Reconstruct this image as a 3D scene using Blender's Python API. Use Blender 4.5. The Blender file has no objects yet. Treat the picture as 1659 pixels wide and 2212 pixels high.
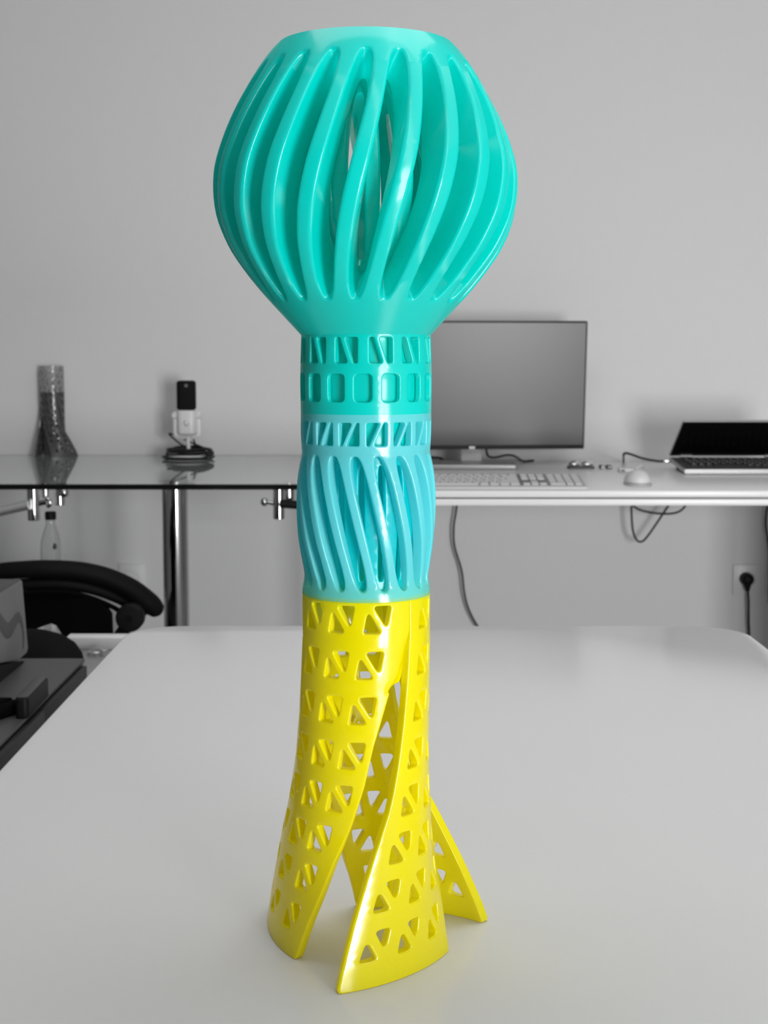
import bpy, bmesh, math, random
import numpy as np
from mathutils import Vector, Matrix
from mathutils.geometry import delaunay_2d_cdt

SC = bpy.context.scene
COL = SC.collection
random.seed(7)
PI = math.pi

# ------------------------------------------------------------------ camera
CAM_H = 1.04
FPX = 3100.0                                    # focal length in pixels of the 1659 x 2212 frame
PITCH = math.atan(336.0 / FPX)                  # looking slightly down
cam_data = bpy.data.cameras.new('camera')
cam = bpy.data.objects.new('camera', cam_data)
COL.objects.link(cam)
cam.location = (0, 0, CAM_H)
cam.rotation_euler = (PI / 2 - PITCH, 0, 0)
cam_data.sensor_fit = 'HORIZONTAL'
cam_data.sensor_width = 36.0
cam_data.lens = 36.0 * FPX / 1659.0
cam_data.clip_start = 0.02
cam_data.dof.use_dof = True
cam_data.dof.focus_distance = 0.68
cam_data.dof.aperture_fstop = 42.0
SC.camera = cam

# ------------------------------------------------------------------ world, daylight, exposure
world = bpy.data.worlds.new('world')
SC.world = world
world.use_nodes = True
world.node_tree.nodes['Background'].inputs[0].default_value = (1, 1, 1, 1)
world.node_tree.nodes['Background'].inputs[1].default_value = 0.3


def daylight(name, loc, sx, sz, power):
    """daylight entering one pane of the tall window in the wall behind the camera"""
    d = bpy.data.lights.new(name, 'AREA')
    d.shape = 'RECTANGLE'
    d.size, d.size_y = sx, sz
    d.energy = power
    d.color = (1, 1, 1)
    o = bpy.data.objects.new(name, d)
    COL.objects.link(o)
    o.location = loc
    o.rotation_euler = (PI / 2, 0, 0)           # shines along +Y, into the room
    return o


REAR_Y = -1.9
WIN_X0, WIN_X1, WIN_Z0, WIN_Z1 = 1.10, 2.25, 0.0, 1.52
wmid = (WIN_X0 + WIN_X1) / 2
for nm, xa, xb in (('daylight_pane', WIN_X0 + .05, wmid - .04), ('daylight_pane.001', wmid + .04, WIN_X1 - .05)):
    dl = daylight(nm, ((xa + xb) / 2, REAR_Y + 0.01, (WIN_Z0 + WIN_Z1) / 2 - .015), xb - xa, WIN_Z1 - WIN_Z0 - .07, 69)
lamp = bpy.data.lights.new('overhead_fill', 'AREA')   # unseen soft overhead light, added to brighten the table
lamp.shape = 'RECTANGLE'
lamp.size, lamp.size_y = 1.8, 1.2
lamp.energy = 25
lo = bpy.data.objects.new('overhead_fill', lamp)
COL.objects.link(lo)
lo.location = (.1, 1.3, 2.72)

SC.view_settings.view_transform = 'Standard'
SC.view_settings.look = 'None'
SC.view_settings.gamma = 1.0
SC.view_settings.use_curve_mapping = False
SC.view_settings.exposure = 0.0
try:
    SC.cycles.use_denoising = True
    SC.cycles.max_bounces = 16
    SC.cycles.diffuse_bounces = 8
    SC.cycles.transmission_bounces = 8
    SC.cycles.sample_clamp_indirect = 6.0
except Exception:
    pass


# ------------------------------------------------------------------ measuring helpers (real depths, metres)
CP, SP = math.cos(PITCH), math.sin(PITCH)


def ray(u, v):
    a = (u - 829.5) / FPX
    b = -(v - 1106.0) / FPX
    return Vector((a, CP + b * SP, -SP + b * CP))


def atY(u, v, Y):
    r = ray(u, v)
    return Vector((0, 0, CAM_H)) + r * (Y / r.y)


def atZ(u, v, Z):
    r = ray(u, v)
    return Vector((0, 0, CAM_H)) + r * ((Z - CAM_H) / r.z)


# ------------------------------------------------------------------ materials
def srgb(v):
    v = v / 255.0
    return v / 12.92 if v <= 0.04045 else ((v + .055) / 1.055) ** 2.4


def mat(name, col, rough=.5, metal=0.0, spec=.5, noise=0.0, nscale=40.0, bump=0.0, bscale=300.0, coat=0.0,
        trans=0.0, ior=1.45, alpha=1.0):
    m = bpy.data.materials.new(name)
    m.use_nodes = True
    nt = m.node_tree
    p = nt.nodes['Principled BSDF']
    c = col if isinstance(col, (tuple, list)) else (col, col, col)
    p.inputs['Base Color'].default_value = (*c, 1)
    p.inputs['Roughness'].default_value = rough
    p.inputs['Metallic'].default_value = metal
    p.inputs['Specular IOR Level'].default_value = spec
    p.inputs['Coat Weight'].default_value = coat
    p.inputs['Coat Roughness'].default_value = .12
    p.inputs['Transmission Weight'].default_value = trans
    p.inputs['IOR'].default_value = ior
    p.inputs['Alpha'].default_value = alpha
    tc = nt.nodes.new('ShaderNodeTexCoord')
    if noise > 0:
        n = nt.nodes.new('ShaderNodeTexNoise')
        n.inputs['Scale'].default_value = nscale
        n.inputs['Detail'].default_value = 4
        nt.links.new(tc.outputs['Object'], n.inputs['Vector'])
        mx = nt.nodes.new('ShaderNodeMix')
        mx.data_type = 'RGBA'
        mx.inputs[6].default_value = (*[x * (1 - noise) for x in c], 1)
        mx.inputs[7].default_value = (*[min(1, x * (1 + noise)) for x in c], 1)
        nt.links.new(n.outputs['Fac'], mx.inputs[0])
        nt.links.new(mx.outputs[2], p.inputs['Base Color'])
    if bump > 0:
        n2 = nt.nodes.new('ShaderNodeTexNoise')
        n2.inputs['Scale'].default_value = bscale
        nt.links.new(tc.outputs['Object'], n2.inputs['Vector'])
        b = nt.nodes.new('ShaderNodeBump')
        b.inputs['Strength'].default_value = bump
        b.inputs['Distance'].default_value = .002
        nt.links.new(n2.outputs['Fac'], b.inputs['Height'])
        nt.links.new(b.outputs['Normal'], p.inputs['Normal'])
    return m


ANISO_ROT = 0.25


def print_mat(name, col, rough, transl, layer=.06, grad=None, tcol=None, coat_r=.16, coat=.5, aniso=0.0):
    """translucent filament: glossy plastic mixed with light passing through, with fine printed layer lines.
    grad = (colour_low, z_low, z_high): filament colour blended in over that height."""
    m = mat(name, col, rough=rough, spec=.5)
    nt = m.node_tree
    p = nt.nodes['Principled BSDF']
    p.inputs['IOR'].default_value = 1.57
    p.inputs['Coat Weight'].default_value = coat
    if aniso > 0:                                # printed layers spread the sheen up and down
        p.inputs['Anisotropic'].default_value = aniso
        tg = nt.nodes.new('ShaderNodeTangent')
        tg.direction_type, tg.axis = 'RADIAL', 'Z'
        nt.links.new(tg.outputs[0], p.inputs['Tangent'])
        p.inputs['Anisotropic Rotation'].default_value = ANISO_ROT
    p.inputs['Coat Roughness'].default_value = coat_r
    p.inputs['Coat IOR'].default_value = 1.6
    out = nt.nodes['Material Output']
    tc = nt.nodes.new('ShaderNodeTexCoord')
    w = nt.nodes.new('ShaderNodeTexWave')
    w.wave_type, w.bands_direction = 'BANDS', 'Z'
    w.inputs['Scale'].default_value = 600.0
    w.inputs['Distortion'].default_value = 1.0
    nt.links.new(tc.outputs['Object'], w.inputs['Vector'])
    b = nt.nodes.new('ShaderNodeBump')
    b.inputs['Strength'].default_value = layer
    b.inputs['Distance'].default_value = .0004
    nt.links.new(w.outputs['Fac'], b.inputs['Height'])
    nt.links.new(b.outputs['Normal'], p.inputs['Normal'])
    tr = nt.nodes.new('ShaderNodeBsdfTranslucent')
    tr.inputs['Color'].default_value = (*(tcol or col), 1)
    mx = nt.nodes.new('ShaderNodeMixShader')
    mx.inputs[0].default_value = transl
    nt.links.new(p.outputs[0], mx.inputs[1])
    nt.links.new(tr.outputs[0], mx.inputs[2])
    nt.links.new(mx.outputs[0], out.inputs['Surface'])
    if grad:
        low, z0, z1 = grad
        sep = nt.nodes.new('ShaderNodeSeparateXYZ')
        nt.links.new(tc.outputs['Object'], sep.inputs[0])
        nz = nt.nodes.new('ShaderNodeTexNoise')          # streaks where the two filaments run into each other
        nz.inputs['Scale'].default_value = 1.0
        mp = nt.nodes.new('ShaderNodeMapping')
        mp.inputs['Scale'].default_value = (900, 900, 40)
        nt.links.new(tc.outputs['Object'], mp.inputs[0])
        nt.links.new(mp.outputs[0], nz.inputs['Vector'])
        ad = nt.nodes.new('ShaderNodeMath')
        ad.operation = 'MULTIPLY_ADD'
        ad.inputs[1].default_value = .002
        nt.links.new(nz.outputs['Fac'], ad.inputs[0])
        nt.links.new(sep.outputs['Z'], ad.inputs[2])
        mr = nt.nodes.new('ShaderNodeMapRange')
        mr.inputs[1].default_value, mr.inputs[2].default_value = z0, z1
        nt.links.new(ad.outputs[0], mr.inputs[0])
        cm = nt.nodes.new('ShaderNodeMix')
        cm.data_type = 'RGBA'
        cm.inputs[6].default_value = (*low, 1)
        cm.inputs[7].default_value = (*col, 1)
        nt.links.new(mr.outputs[0], cm.inputs[0])
        nt.links.new(cm.outputs[2], p.inputs['Base Color'])
        nt.links.new(cm.outputs[2], tr.inputs['Color'])
    return m


M = {}
M['wall'] = mat('wall_paint', .74, rough=.9, spec=.2, noise=.012, nscale=60, bump=.05, bscale=500)
M['rear_wall'] = mat('dark_wall_paint', .12, rough=.9, spec=.2)
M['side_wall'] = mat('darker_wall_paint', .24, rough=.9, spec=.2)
M['ceiling'] = mat('ceiling_paint', .8, rough=.95, spec=.1)
M['floor'] = mat('grey_carpet', .28, rough=.95, spec=.1, noise=.2, nscale=300)
M['white_frame'] = mat('white_window_frame', .75, rough=.4)
M['table'] = mat('pale_grey_laminate', .60, rough=.17, spec=.45, noise=.01, nscale=200)
M['table_leg'] = mat('grey_metal_leg', .3, rough=.35, metal=.8)
M['desk'] = mat('white_desk_laminate', .84, rough=.3, spec=.5)
M['desk_gap'] = mat('dark_joint', .12, rough=.7)
M['glass'] = mat('clear_glass', (.93, .95, .95), rough=.01, trans=1.0, ior=1.5)
M['glass_edge'] = mat('dark_glass_edge', .006, rough=.12)
M['chrome'] = mat('chrome', .48, rough=.06, metal=1.0)
M['black'] = mat('black_plastic', .005, rough=.5, spec=.22)
M['black_soft'] = mat('black_leather', .004, rough=.62, spec=.14, bump=.1, bscale=900)
M['black_fabric'] = mat('black_fabric', .003, rough=.95, spec=.05)
M['cable'] = mat('black_cable', .008, rough=.45)
M['grille'] = mat('black_mesh_grille', .007, rough=.75, spec=.2, bump=.3, bscale=1800)
M['white_plastic'] = mat('white_plastic', .72, rough=.32)
M['pale_plastic'] = mat('pale_grey_plastic', .5, rough=.35)
M['key'] = mat('pale_key', .60, rough=.4)
M['key_gap'] = mat('keyboard_bed', .30, rough=.5)
M['key_dark_bed'] = mat('dark_keyboard_bed', .16, rough=.5)
M['screen'] = mat('matte_screen', .022, rough=.30, spec=.55)
M['bezel'] = mat('dark_bezel', .02, rough=.4)
M['silver'] = mat('silver_plastic', .42, rough=.35, metal=.5)
M['badge'] = mat('light_badge', .75, rough=.4)
M['lap_screen'] = mat('black_laptop_screen', .002, rough=.25, spec=.25)
M['lap_deck'] = mat('dark_grey_deck', .11, rough=.45, metal=.2)
M['lap_key'] = mat('grey_laptop_key', .045, rough=.5)
M['lap_legend'] = mat('key_print', .6, rough=.5)
M['cabinet'] = mat('dark_grey_cabinet', .058, rough=.45, spec=.35, noise=.05, nscale=120)
M['cabinet_side'] = mat('black_cabinet_side', .02, rough=.5, spec=.3)
M['carton'] = mat('grey_carton', .16, rough=.55, noise=.12, nscale=14)
M['carton_top'] = mat('dark_carton_top', .05, rough=.6)
M['carton_print'] = mat('dark_carton_print', .075, rough=.6)
M['paper'] = mat('white_paper', .72, rough=.9, spec=.1)
M['pack'] = mat('light_grey_card', .46, rough=.8, noise=.05, nscale=60)
M['cushion'] = mat('dark_cushion_cloth', .008, rough=.9, spec=.06, noise=.2, nscale=200)
M['trolley'] = mat('grey_trolley_top', .25, rough=.5)
M['plate'] = mat('white_socket_plate', .74, rough=.35)
M['bottle'] = mat('clear_bottle_plastic', (.93, .94, .94), rough=.05, trans=1.0, ior=1.36)
M['label_print'] = mat('bottle_print', .1, rough=.5)
M['brushed'] = mat('brushed_steel', .72, rough=.38, metal=.9)
M['silver_bit'] = mat('bright_metal', .8, rough=.2, metal=.9)
TEAL = (.0, .75, .685)
M['teal'] = print_mat('teal_filament', TEAL, .46, .45, tcol=(.0, .95, .90), coat_r=.15, coat=.6, aniso=1.0)
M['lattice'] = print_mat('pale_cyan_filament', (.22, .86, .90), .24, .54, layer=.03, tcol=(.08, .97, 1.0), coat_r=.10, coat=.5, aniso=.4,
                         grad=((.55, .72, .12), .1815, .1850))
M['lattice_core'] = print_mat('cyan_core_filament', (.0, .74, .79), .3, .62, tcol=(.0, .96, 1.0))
M['yellow'] = print_mat('yellow_filament', (.94, .87, .0), .22, .42, layer=.02, tcol=(1.0, .92, .0), coat_r=.07, coat=.6, aniso=.4)
M['smoke_print'] = print_mat('smoky_clear_filament', (.12, .12, .12), .2, .32, layer=.02, tcol=(.3, .3, .3))
M['clear_print'] = print_mat('pale_clear_filament', (.46, .46, .46), .2, .40, layer=.02, tcol=(.6, .6, .6))


# ------------------------------------------------------------------ object helpers
def tag(o, label=None, cat=None, group=None, kind=None):
    if label:
        o['label'] = label
    if cat:
        o['category'] = cat
    if group:
        o['group'] = group
    if kind:
        o['kind'] = kind
    return o


def thing(name, label, cat, loc, group=None):
    o = bpy.data.objects.new(name, None)
    o.empty_display_size = .02
    COL.objects.link(o)
    o.location = loc
    return tag(o, label, cat, group)


def root_loc(o):
    v = Vector((0, 0, 0))
    while o is not None:
        v += o.location
        o = o.parent
    return v


def link_mesh(name, me, parent=None):
    o = bpy.data.objects.new(name, me)
    COL.objects.link(o)
    if parent is not None:
        o.parent = parent
    return o


def obj(name, bm, material, parent=None, smooth=True, sharp=40):
    """bmesh in world metres -> one mesh object; under a parent the vertices are made relative to it"""
    if parent is not None:
        bmesh.ops.translate(bm, verts=bm.verts, vec=-root_loc(parent))
    me = bpy.data.meshes.new(name)
    bmesh.ops.recalc_face_normals(bm, faces=bm.faces)
    bm.to_mesh(me)
    bm.free()
    for m in (material if isinstance(material, (list, tuple)) else [material]):
        me.materials.append(m)
    if smooth:
        me.polygons.foreach_set('use_smooth', [True] * len(me.polygons))
        me.set_sharp_from_angle(angle=math.radians(sharp))
    return link_mesh(name, me, parent)


def NB():
    return bmesh.new()


def join(bm, b2):
    me = bpy.data.meshes.new('tmp')
    b2.to_mesh(me)
    b2.free()
    bm.from_mesh(me)
    bpy.data.meshes.remove(me)


def box(bm, c, s, bev=0.0, seg=2, rot=None):
    b = bmesh.new()
    bmesh.ops.create_cube(b, size=1.0)
    bmesh.ops.scale(b, vec=s, verts=b.verts)
    if bev > 0:
        bmesh.ops.bevel(b, geom=b.edges[:], offset=bev, segments=seg, profile=.5, affect='EDGES')
    if rot is not None:
        bmesh.ops.rotate(b, cent=(0, 0, 0), matrix=rot, verts=b.verts)
    bmesh.ops.translate(b, vec=c, verts=b.verts)
    join(bm, b)
    return bm


def box2(bm, lo, hi, bev=0.0, seg=2):
    lo, hi = Vector(lo), Vector(hi)
    return box(bm, (lo + hi) / 2, hi - lo, bev, seg)


def lathe(bm, prof, c=(0, 0, 0), n=32, M4=None, caps=True):
    """prof = [(r, z)] revolved about Z through c"""
    b = bmesh.new()
    rings = []
    for r, z in prof:
        if r < 1e-6:
            rings.append([b.verts.new((0, 0, z))])
        else:
            rings.append([b.verts.new((r * math.cos(2 * PI * i / n), r * math.sin(2 * PI * i / n), z)) for i in range(n)])
    for A, B_ in zip(rings, rings[1:]):
        for i in range(n):
            j = (i + 1) % n
            if len(A) == 1 and len(B_) == 1:
                continue
            if len(A) == 1:
                b.faces.new((A[0], B_[i], B_[j]))
            elif len(B_) == 1:
                b.faces.new((A[i], A[j], B_[0]))
            else:
                b.faces.new((A[i], A[j], B_[j], B_[i]))
    if caps:
        if len(rings[0]) > 1:
            b.faces.new(rings[0][::-1])
        if len(rings[-1]) > 1:
            b.faces.new(rings[-1])
    if M4 is not None:
        bmesh.ops.transform(b, matrix=M4, verts=b.verts)
    bmesh.ops.translate(b, vec=c, verts=b.verts)
    join(bm, b)
    return bm


def rod(bm, p0, p1, r, n=20, bev=.0):
    p0, p1 = Vector(p0), Vector(p1)
    d = p1 - p0
    L = d.length
    prof = [(r, 0), (r, L)] if bev <= 0 else [(r - bev, 0), (r, bev), (r, L - bev), (r - bev, L)]
    q = d.to_track_quat('Z', 'Y').to_matrix().to_4x4()
    return lathe(bm, prof, p0, n, M4=q)


def catmull(pts, k=8):
    P = [Vector(p) for p in pts]
    P = [P[0] * 2 - P[1]] + P + [P[-1] * 2 - P[-2]]
    out = []
    for i in range(1, len(P) - 2):
        a, b, c, d = P[i - 1], P[i], P[i + 1], P[i + 2]
        for j in range(k):
            t = j / k
            out.append(.5 * ((2 * b) + (c - a) * t + (2 * a - 5 * b + 4 * c - d) * t * t + (3 * b - a - 3 * c + d) * t ** 3))
    out.append(P[-2])
    return out


def tube(bm, pts, r, n=10, k=8, radii=None, smooth=True, round_ends=False, squash=1.0):
    C = catmull(pts, k) if smooth else [Vector(p) for p in pts]
    m = len(C)
    if radii is None:
        R = [r] * m
    else:
        R = list(np.interp(np.linspace(0, 1, m), np.linspace(0, 1, len(radii)), radii))
    if round_ends:
        d0 = (C[0] - C[1]).normalized()
        d1 = (C[-1] - C[-2]).normalized()
        pre = [(C[0] + d0 * R[0] * math.sin(a), R[0] * math.cos(a)) for a in (1.45, 1.1, .6)]
        post = [(C[-1] + d1 * R[-1] * math.sin(a), R[-1] * math.cos(a)) for a in (.6, 1.1, 1.45)]
        C = [p for p, _ in pre] + C + [p for p, _ in post]
        R = [q for _, q in pre] + R + [q for _, q in post]
        m = len(C)
    T = []
    for i in range(m):
        T.append((C[min(i + 1, m - 1)] - C[max(i - 1, 0)]).normalized())
    up = Vector((0, 0, 1)) if abs(T[0].z) < .9 else Vector((0, 1, 0))
    N = (up - T[0] * up.dot(T[0])).normalized()
    rings = []
    b = bmesh.new()
    for i in range(m):
        N = (N - T[i] * N.dot(T[i])).normalized()
        Bn = T[i].cross(N)
        rings.append([b.verts.new(C[i] + (N * math.cos(2 * PI * j / n) + Bn * math.sin(2 * PI * j / n) * squash) * R[i]) for j in range(n)])
    for A, B_ in zip(rings, rings[1:]):
        for j in range(n):
            jj = (j + 1) % n
            b.faces.new((A[j], A[jj], B_[jj], B_[j]))
    b.faces.new(rings[0][::-1])
    b.faces.new(rings[-1])
    join(bm, b)
    return bm


def prism(bm, loop, d):
    """closed loop of points pushed along vector d"""
    b = bmesh.new()
    A = [b.verts.new(p) for p in loop]
    B_ = [b.verts.new(Vector(p) + Vector(d)) for p in loop]
    b.faces.new(A)
    b.faces.new(B_[::-1])
    n = len(A)
    for i in range(n):
        b.faces.new((A[i], B_[i], B_[(i + 1) % n], A[(i + 1) % n]))
    join(bm, b)
    return bm


def round_rect(x0, x1, y0, y1, r, n=8):
    out = []
    for cx, cy, a0 in ((x1 - r, y1 - r, 0), (x0 + r, y1 - r, 90), (x0 + r, y0 + r, 180), (x1 - r, y0 + r, 270)):
        for i in range(n + 1):
            a = math.radians(a0 + 90 * i / n)
            out.append((cx + r * math.cos(a), cy + r * math.sin(a)))
    return out


def slab(bm, loop2, z0, z1, bev=.0, seg=2):
    b = bmesh.new()
    vs = [b.verts.new((x, y, z0)) for x, y in loop2]
    f = b.faces.new(vs)
    r = bmesh.ops.extrude_face_region(b, geom=[f])
    bmesh.ops.translate(b, vec=(0, 0, z1 - z0), verts=[v for v in r['geom'] if isinstance(v, bmesh.types.BMVert)])
    bmesh.ops.recalc_face_normals(b, faces=b.faces)
    if bev > 0:
        es = [e for e in b.edges if len(e.link_faces) == 2 and abs(e.verts[0].co.z - e.verts[1].co.z) < 1e-7]
        bmesh.ops.bevel(b, geom=es, offset=bev, segments=seg, profile=.5, affect='EDGES')
    join(bm, b)
    return bm


# ------------------------------------------------------------------ perforated shells (the printed tower)
def rounded_poly(pts, rad, n=4):
    out = []
    k = len(pts)
    for i in range(k):
        a, b, c = Vector(pts[i - 1]), Vector(pts[i]), Vector(pts[(i + 1) % k])
        u, w = (a - b).normalized(), (c - b).normalized()
        ang = math.acos(max(-1, min(1, u.dot(w))))
        d = min(rad / math.tan(ang / 2), .45 * (a - b).length, .45 * (c - b).length)
        p0, p1 = b + u * d, b + w * d
        for j in range(n + 1):
            t = j / n
            q = p0 * (1 - t) ** 2 + b * 2 * t * (1 - t) + p1 * t * t
            out.append((q.x, q.y))
    return out


def dense(loop, step):
    out = []
    n = len(loop)
    for i in range(n):
        a, b = Vector(loop[i]), Vector(loop[(i + 1) % n])
        k = max(1, int((b - a).length / step))
        for j in range(k):
            q = a.lerp(b, j / k)
            out.append((q.x, q.y))
    return out


def offset_loop(loop, d, closed=True):
    """shift a CCW loop's points along their left normal (inwards for CCW) by d"""
    P = np.array(loop, float)
    if closed:
        t = np.roll(P, -1, 0) - np.roll(P, 1, 0)
    else:
        t = np.gradient(P, axis=0)
    t /= np.maximum(np.linalg.norm(t, axis=1, keepdims=True), 1e-12)
    nrm = np.stack([-t[:, 1], t[:, 0]], 1)
    return [tuple(q) for q in P + nrm * d]


def inside(poly, x, y):
    P = np.asarray(poly)
    x1, y1 = P[:, 0], P[:, 1]
    x2, y2 = np.roll(x1, -1), np.roll(y1, -1)
    c = ((y1 > y) != (y2 > y))
    xs = np.where(c, (x2 - x1) * (y - y1) / np.where(c, y2 - y1, 1) + x1, 0)
    return int(np.count_nonzero(c & (x < xs))) % 2 == 1


def area2(loop):
    P = np.asarray(loop)
    x, y = P[:, 0], P[:, 1]
    return float(np.sum(x * np.roll(y, -1) - np.roll(x, -1) * y))


def flat_mesh(outer, holes, step, cuts=()):
    """triangulate the region between outer and holes (2-D loops), with inner points every `step` and constraint lines at z = cuts.
    returns points, triangles and, per loop, the index of each loop point"""
    S = 50.0
    pts, edges, loops = [], [], []
    for L in [outer] + list(holes):
        i0 = len(pts)
        pts += [tuple(p) for p in L]
        n = len(L)
        edges += [(i0 + i, i0 + (i + 1) % n) for i in range(n)]
        loops.append(list(range(i0, i0 + n)))
    O = np.array(outer)
    (xa, ya), (xb, yb) = O.min(0), O.max(0)
    allp = np.array(pts)
    nx, ny = max(1, int((xb - xa) / step[0])), max(1, int((yb - ya) / step[1]))
    for j in range(1, ny):
        y = ya + (yb - ya) * j / ny
        for i in range(nx + 1):
            x = xa + (xb - xa) * (i + (.5 if j % 2 else 0)) / nx
            if np.min(((allp[:, 0] - x) / step[0]) ** 2 + ((allp[:, 1] - y) / step[1]) ** 2) < .2:
                continue
            if inside(outer, x, y) and not any(inside(h, x, y) for h in holes):
                pts.append((x, y))
    res = delaunay_2d_cdt([Vector((x * S, y * S)) for x, y in pts], edges, [], 0, 1e-6)
    rv, _, rf, ov = res[0], res[1], res[2], res[3]
    back = {}
    for k, lst in enumerate(ov):
        for q in lst:
            back[q] = k
    P = [(v.x / S, v.y / S) for v in rv]
    for q, k in back.items():
        P[k] = pts[q]
    tris = []
    for f in rf:
        cx = sum(P[i][0] for i in f) / len(f)
        cy = sum(P[i][1] for i in f) / len(f)
        if inside(outer, cx, cy) and not any(inside(h, cx, cy) for h in holes):
            a = sum(P[f[i]][0] * P[f[(i + 1) % len(f)]][1] - P[f[(i + 1) % len(f)]][0] * P[f[i]][1] for i in range(len(f)))
            tris.append(tuple(f) if a > 0 else tuple(reversed(f)))
    return P, tris, [[back[q] for q in L] for L in loops]


def shell(outer, holes, pos, t, bev, step, n, wall_outer, group=None, seg=3):
    """A shell of n equal sectors: the 2-D region (outer minus holes) bent by pos(u, z, depth, sector), thickness t, edges rounded by bev.
    wall_outer: per outer point True where that stretch is a free edge (gets a wall), False where sectors meet.
    returns vertices, faces, face group"""
    if area2(outer) < 0:
        outer, wall_outer = outer[::-1], wall_outer[::-1]
    holes = [h if area2(h) < 0 else h[::-1] for h in holes]          # holes clockwise: left normal = into the material
    W = np.array(wall_outer, bool)
    rings = []                                                        # (loop pts at offset k, depth) per loop
    ks = [(bev * (1 - math.sin(a)), bev * (1 - math.cos(a))) for a in np.linspace(0, PI / 2, seg + 1)]   # (offset, depth)

    def off(L, d, isouter):
        Q = offset_loop(L, d)
        if isouter:
            R = []
            for i, q in enumerate(Q):
                if not W[i]:
                    R.append(L[i])
                elif not (W[i - 1] and W[(i + 1) % len(L)]):
                    R.append((L[i][0], q[1]))
                else:
                    R.append(q)
            return R
        return Q
    o_out = off(outer, bev, True)
    h_out = [off(h, bev, False) for h in holes]
    P, tris, loops = flat_mesh(o_out, h_out, step)
    V, F, G = [], [], []
    index = {}

    def vid(p):
        key = (round(p[0] * 2e5), round(p[1] * 2e5), round(p[2] * 2e5))
        if key not in index:
            index[key] = len(V)
            V.append(p)
        return index[key]
    for k in range(n):
        A = [vid(pos(x, y, 0.0, k)) for x, y in P]
        B_ = [vid(pos(x, y, t, k)) for x, y in P]
        for f in tris:
            g = group(sum(P[i][0] for i in f) / 3, sum(P[i][1] for i in f) / 3, k) if group else 0
            F.append(tuple(A[i] for i in f)); G.append(g)
            F.append(tuple(B_[i] for i in reversed(f))); G.append(g)
        for li, L in enumerate([outer] + holes):
            isouter = li == 0
            prof = []
            for (o_, d_) in ks[::-1]:
                prof.append((o_, d_))
            prof = [(bev * (1 - math.sin(a)), bev * (1 - math.cos(a))) for a in np.linspace(0, PI / 2, seg + 1)]
            levels = prof + [(o_, t - d_) for o_, d_ in prof[::-1]]
            R = []
            for o_, d_ in levels:
                Q = off(L, o_, isouter)
                R.append([vid(pos(q[0], q[1], d_, k)) if (not isouter or W[i]) else None for i, q in enumerate(Q)])
            m = len(L)
            for i in range(m):
                j = (i + 1) % m
                if isouter and not (W[i] and W[j]):
                    continue
                g = group((L[i][0] + L[j][0]) / 2, (L[i][1] + L[j][1]) / 2, k) if group else 0
                for a, b in zip(R, R[1:]):
                    q = (a[i], b[i], b[j], a[j])
                    if len(set(q)) == 4:
                        F.append(q); G.append(g)
                    elif len(set(q)) == 3:
                        F.append(tuple(dict.fromkeys(q))); G.append(g)
    return V, F, G


def area_normals(V, F):
    V = np.array(V)
    N = np.zeros_like(V)
    for f in F:
        p = V[list(f)]
        c = np.zeros(3)
        for i in range(1, len(f) - 1):
            c += np.cross(p[i] - p[0], p[i + 1] - p[0])
        for i in f:
            N[i] += c
    return N / np.maximum(np.linalg.norm(N, axis=1, keepdims=True), 1e-14)


def split_meshes(V, F, G, names, material):
    """one mesh per face group, shaded with the normals of the whole so that the joints do not show"""
    N = area_normals(V, F)
    V = np.array(V)
    out = {}
    G = np.array(G, dtype=object)
    for g in dict.fromkeys(G.tolist()):
        fs = [F[i] for i in range(len(F)) if G[i] == g]
        ids = sorted({i for f in fs for i in f})
        mp = {i: j for j, i in enumerate(ids)}
        me = bpy.data.meshes.new(names(g))
        me.from_pydata([tuple(V[i]) for i in ids], [], [tuple(mp[i] for i in f) for f in fs])
        me.polygons.foreach_set('use_smooth', [True] * len(me.polygons))
        me.normals_split_custom_set_from_vertices([tuple(N[i]) for i in ids])
        me.materials.append(material)
        me.update()
        out[g] = me
    return out


# =================================================================== THE ROOM
WALL_Y = 4.11
XL, XR, ZC = -2.3, 2.9, 2.75


def structure(name, bm, m, parent=None):
    o = obj(name, bm, m, parent)
    o['kind'] = 'structure'
    return o


structure('wall_back', box2(NB(), (XL - .1, WALL_Y, 0), (XR + .1, WALL_Y + .1, ZC)), M['wall'])
structure('floor', box2(NB(), (XL - .1, REAR_Y - .1, -.1), (XR + .1, WALL_Y + .1, 0)), M['floor'])
structure('ceiling', box2(NB(), (XL - .1, REAR_Y - .1, ZC), (XR + .1, WALL_Y + .1, ZC + .1)), M['ceiling'])
structure('wall_left', box2(NB(), (XL - .1, REAR_Y, 0), (XL, WALL_Y, ZC)), M['side_wall'])
structure('wall_right', box2(NB(), (XR, REAR_Y, 0), (XR + .1, WALL_Y, ZC)), M['side_wall'])
b = NB()
box2(b, (XL, REAR_Y - .1, 0), (WIN_X0, REAR_Y, ZC))
box2(b, (WIN_X1, REAR_Y - .1, 0), (XR, REAR_Y, ZC))
box2(b, (WIN_X0, REAR_Y - .1, WIN_Z1), (WIN_X1, REAR_Y, ZC))
structure('wall_rear', b, M['rear_wall'])
b = NB()
for x0, x1 in ((WIN_X0, WIN_X0 + .05), (wmid - .04, wmid + .04), (WIN_X1 - .05, WIN_X1)):
    box2(b, (x0, REAR_Y - .05, WIN_Z0), (x1, REAR_Y + .03, WIN_Z1), .004)
box2(b, (WIN_X0, REAR_Y - .05, WIN_Z0), (WIN_X1, REAR_Y + .03, WIN_Z0 + .018), .004)
box2(b, (WIN_X0, REAR_Y - .05, WIN_Z1 - .05), (WIN_X1, REAR_Y + .03, WIN_Z1), .004)
structure('window_1', b, M['white_frame'])

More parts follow.
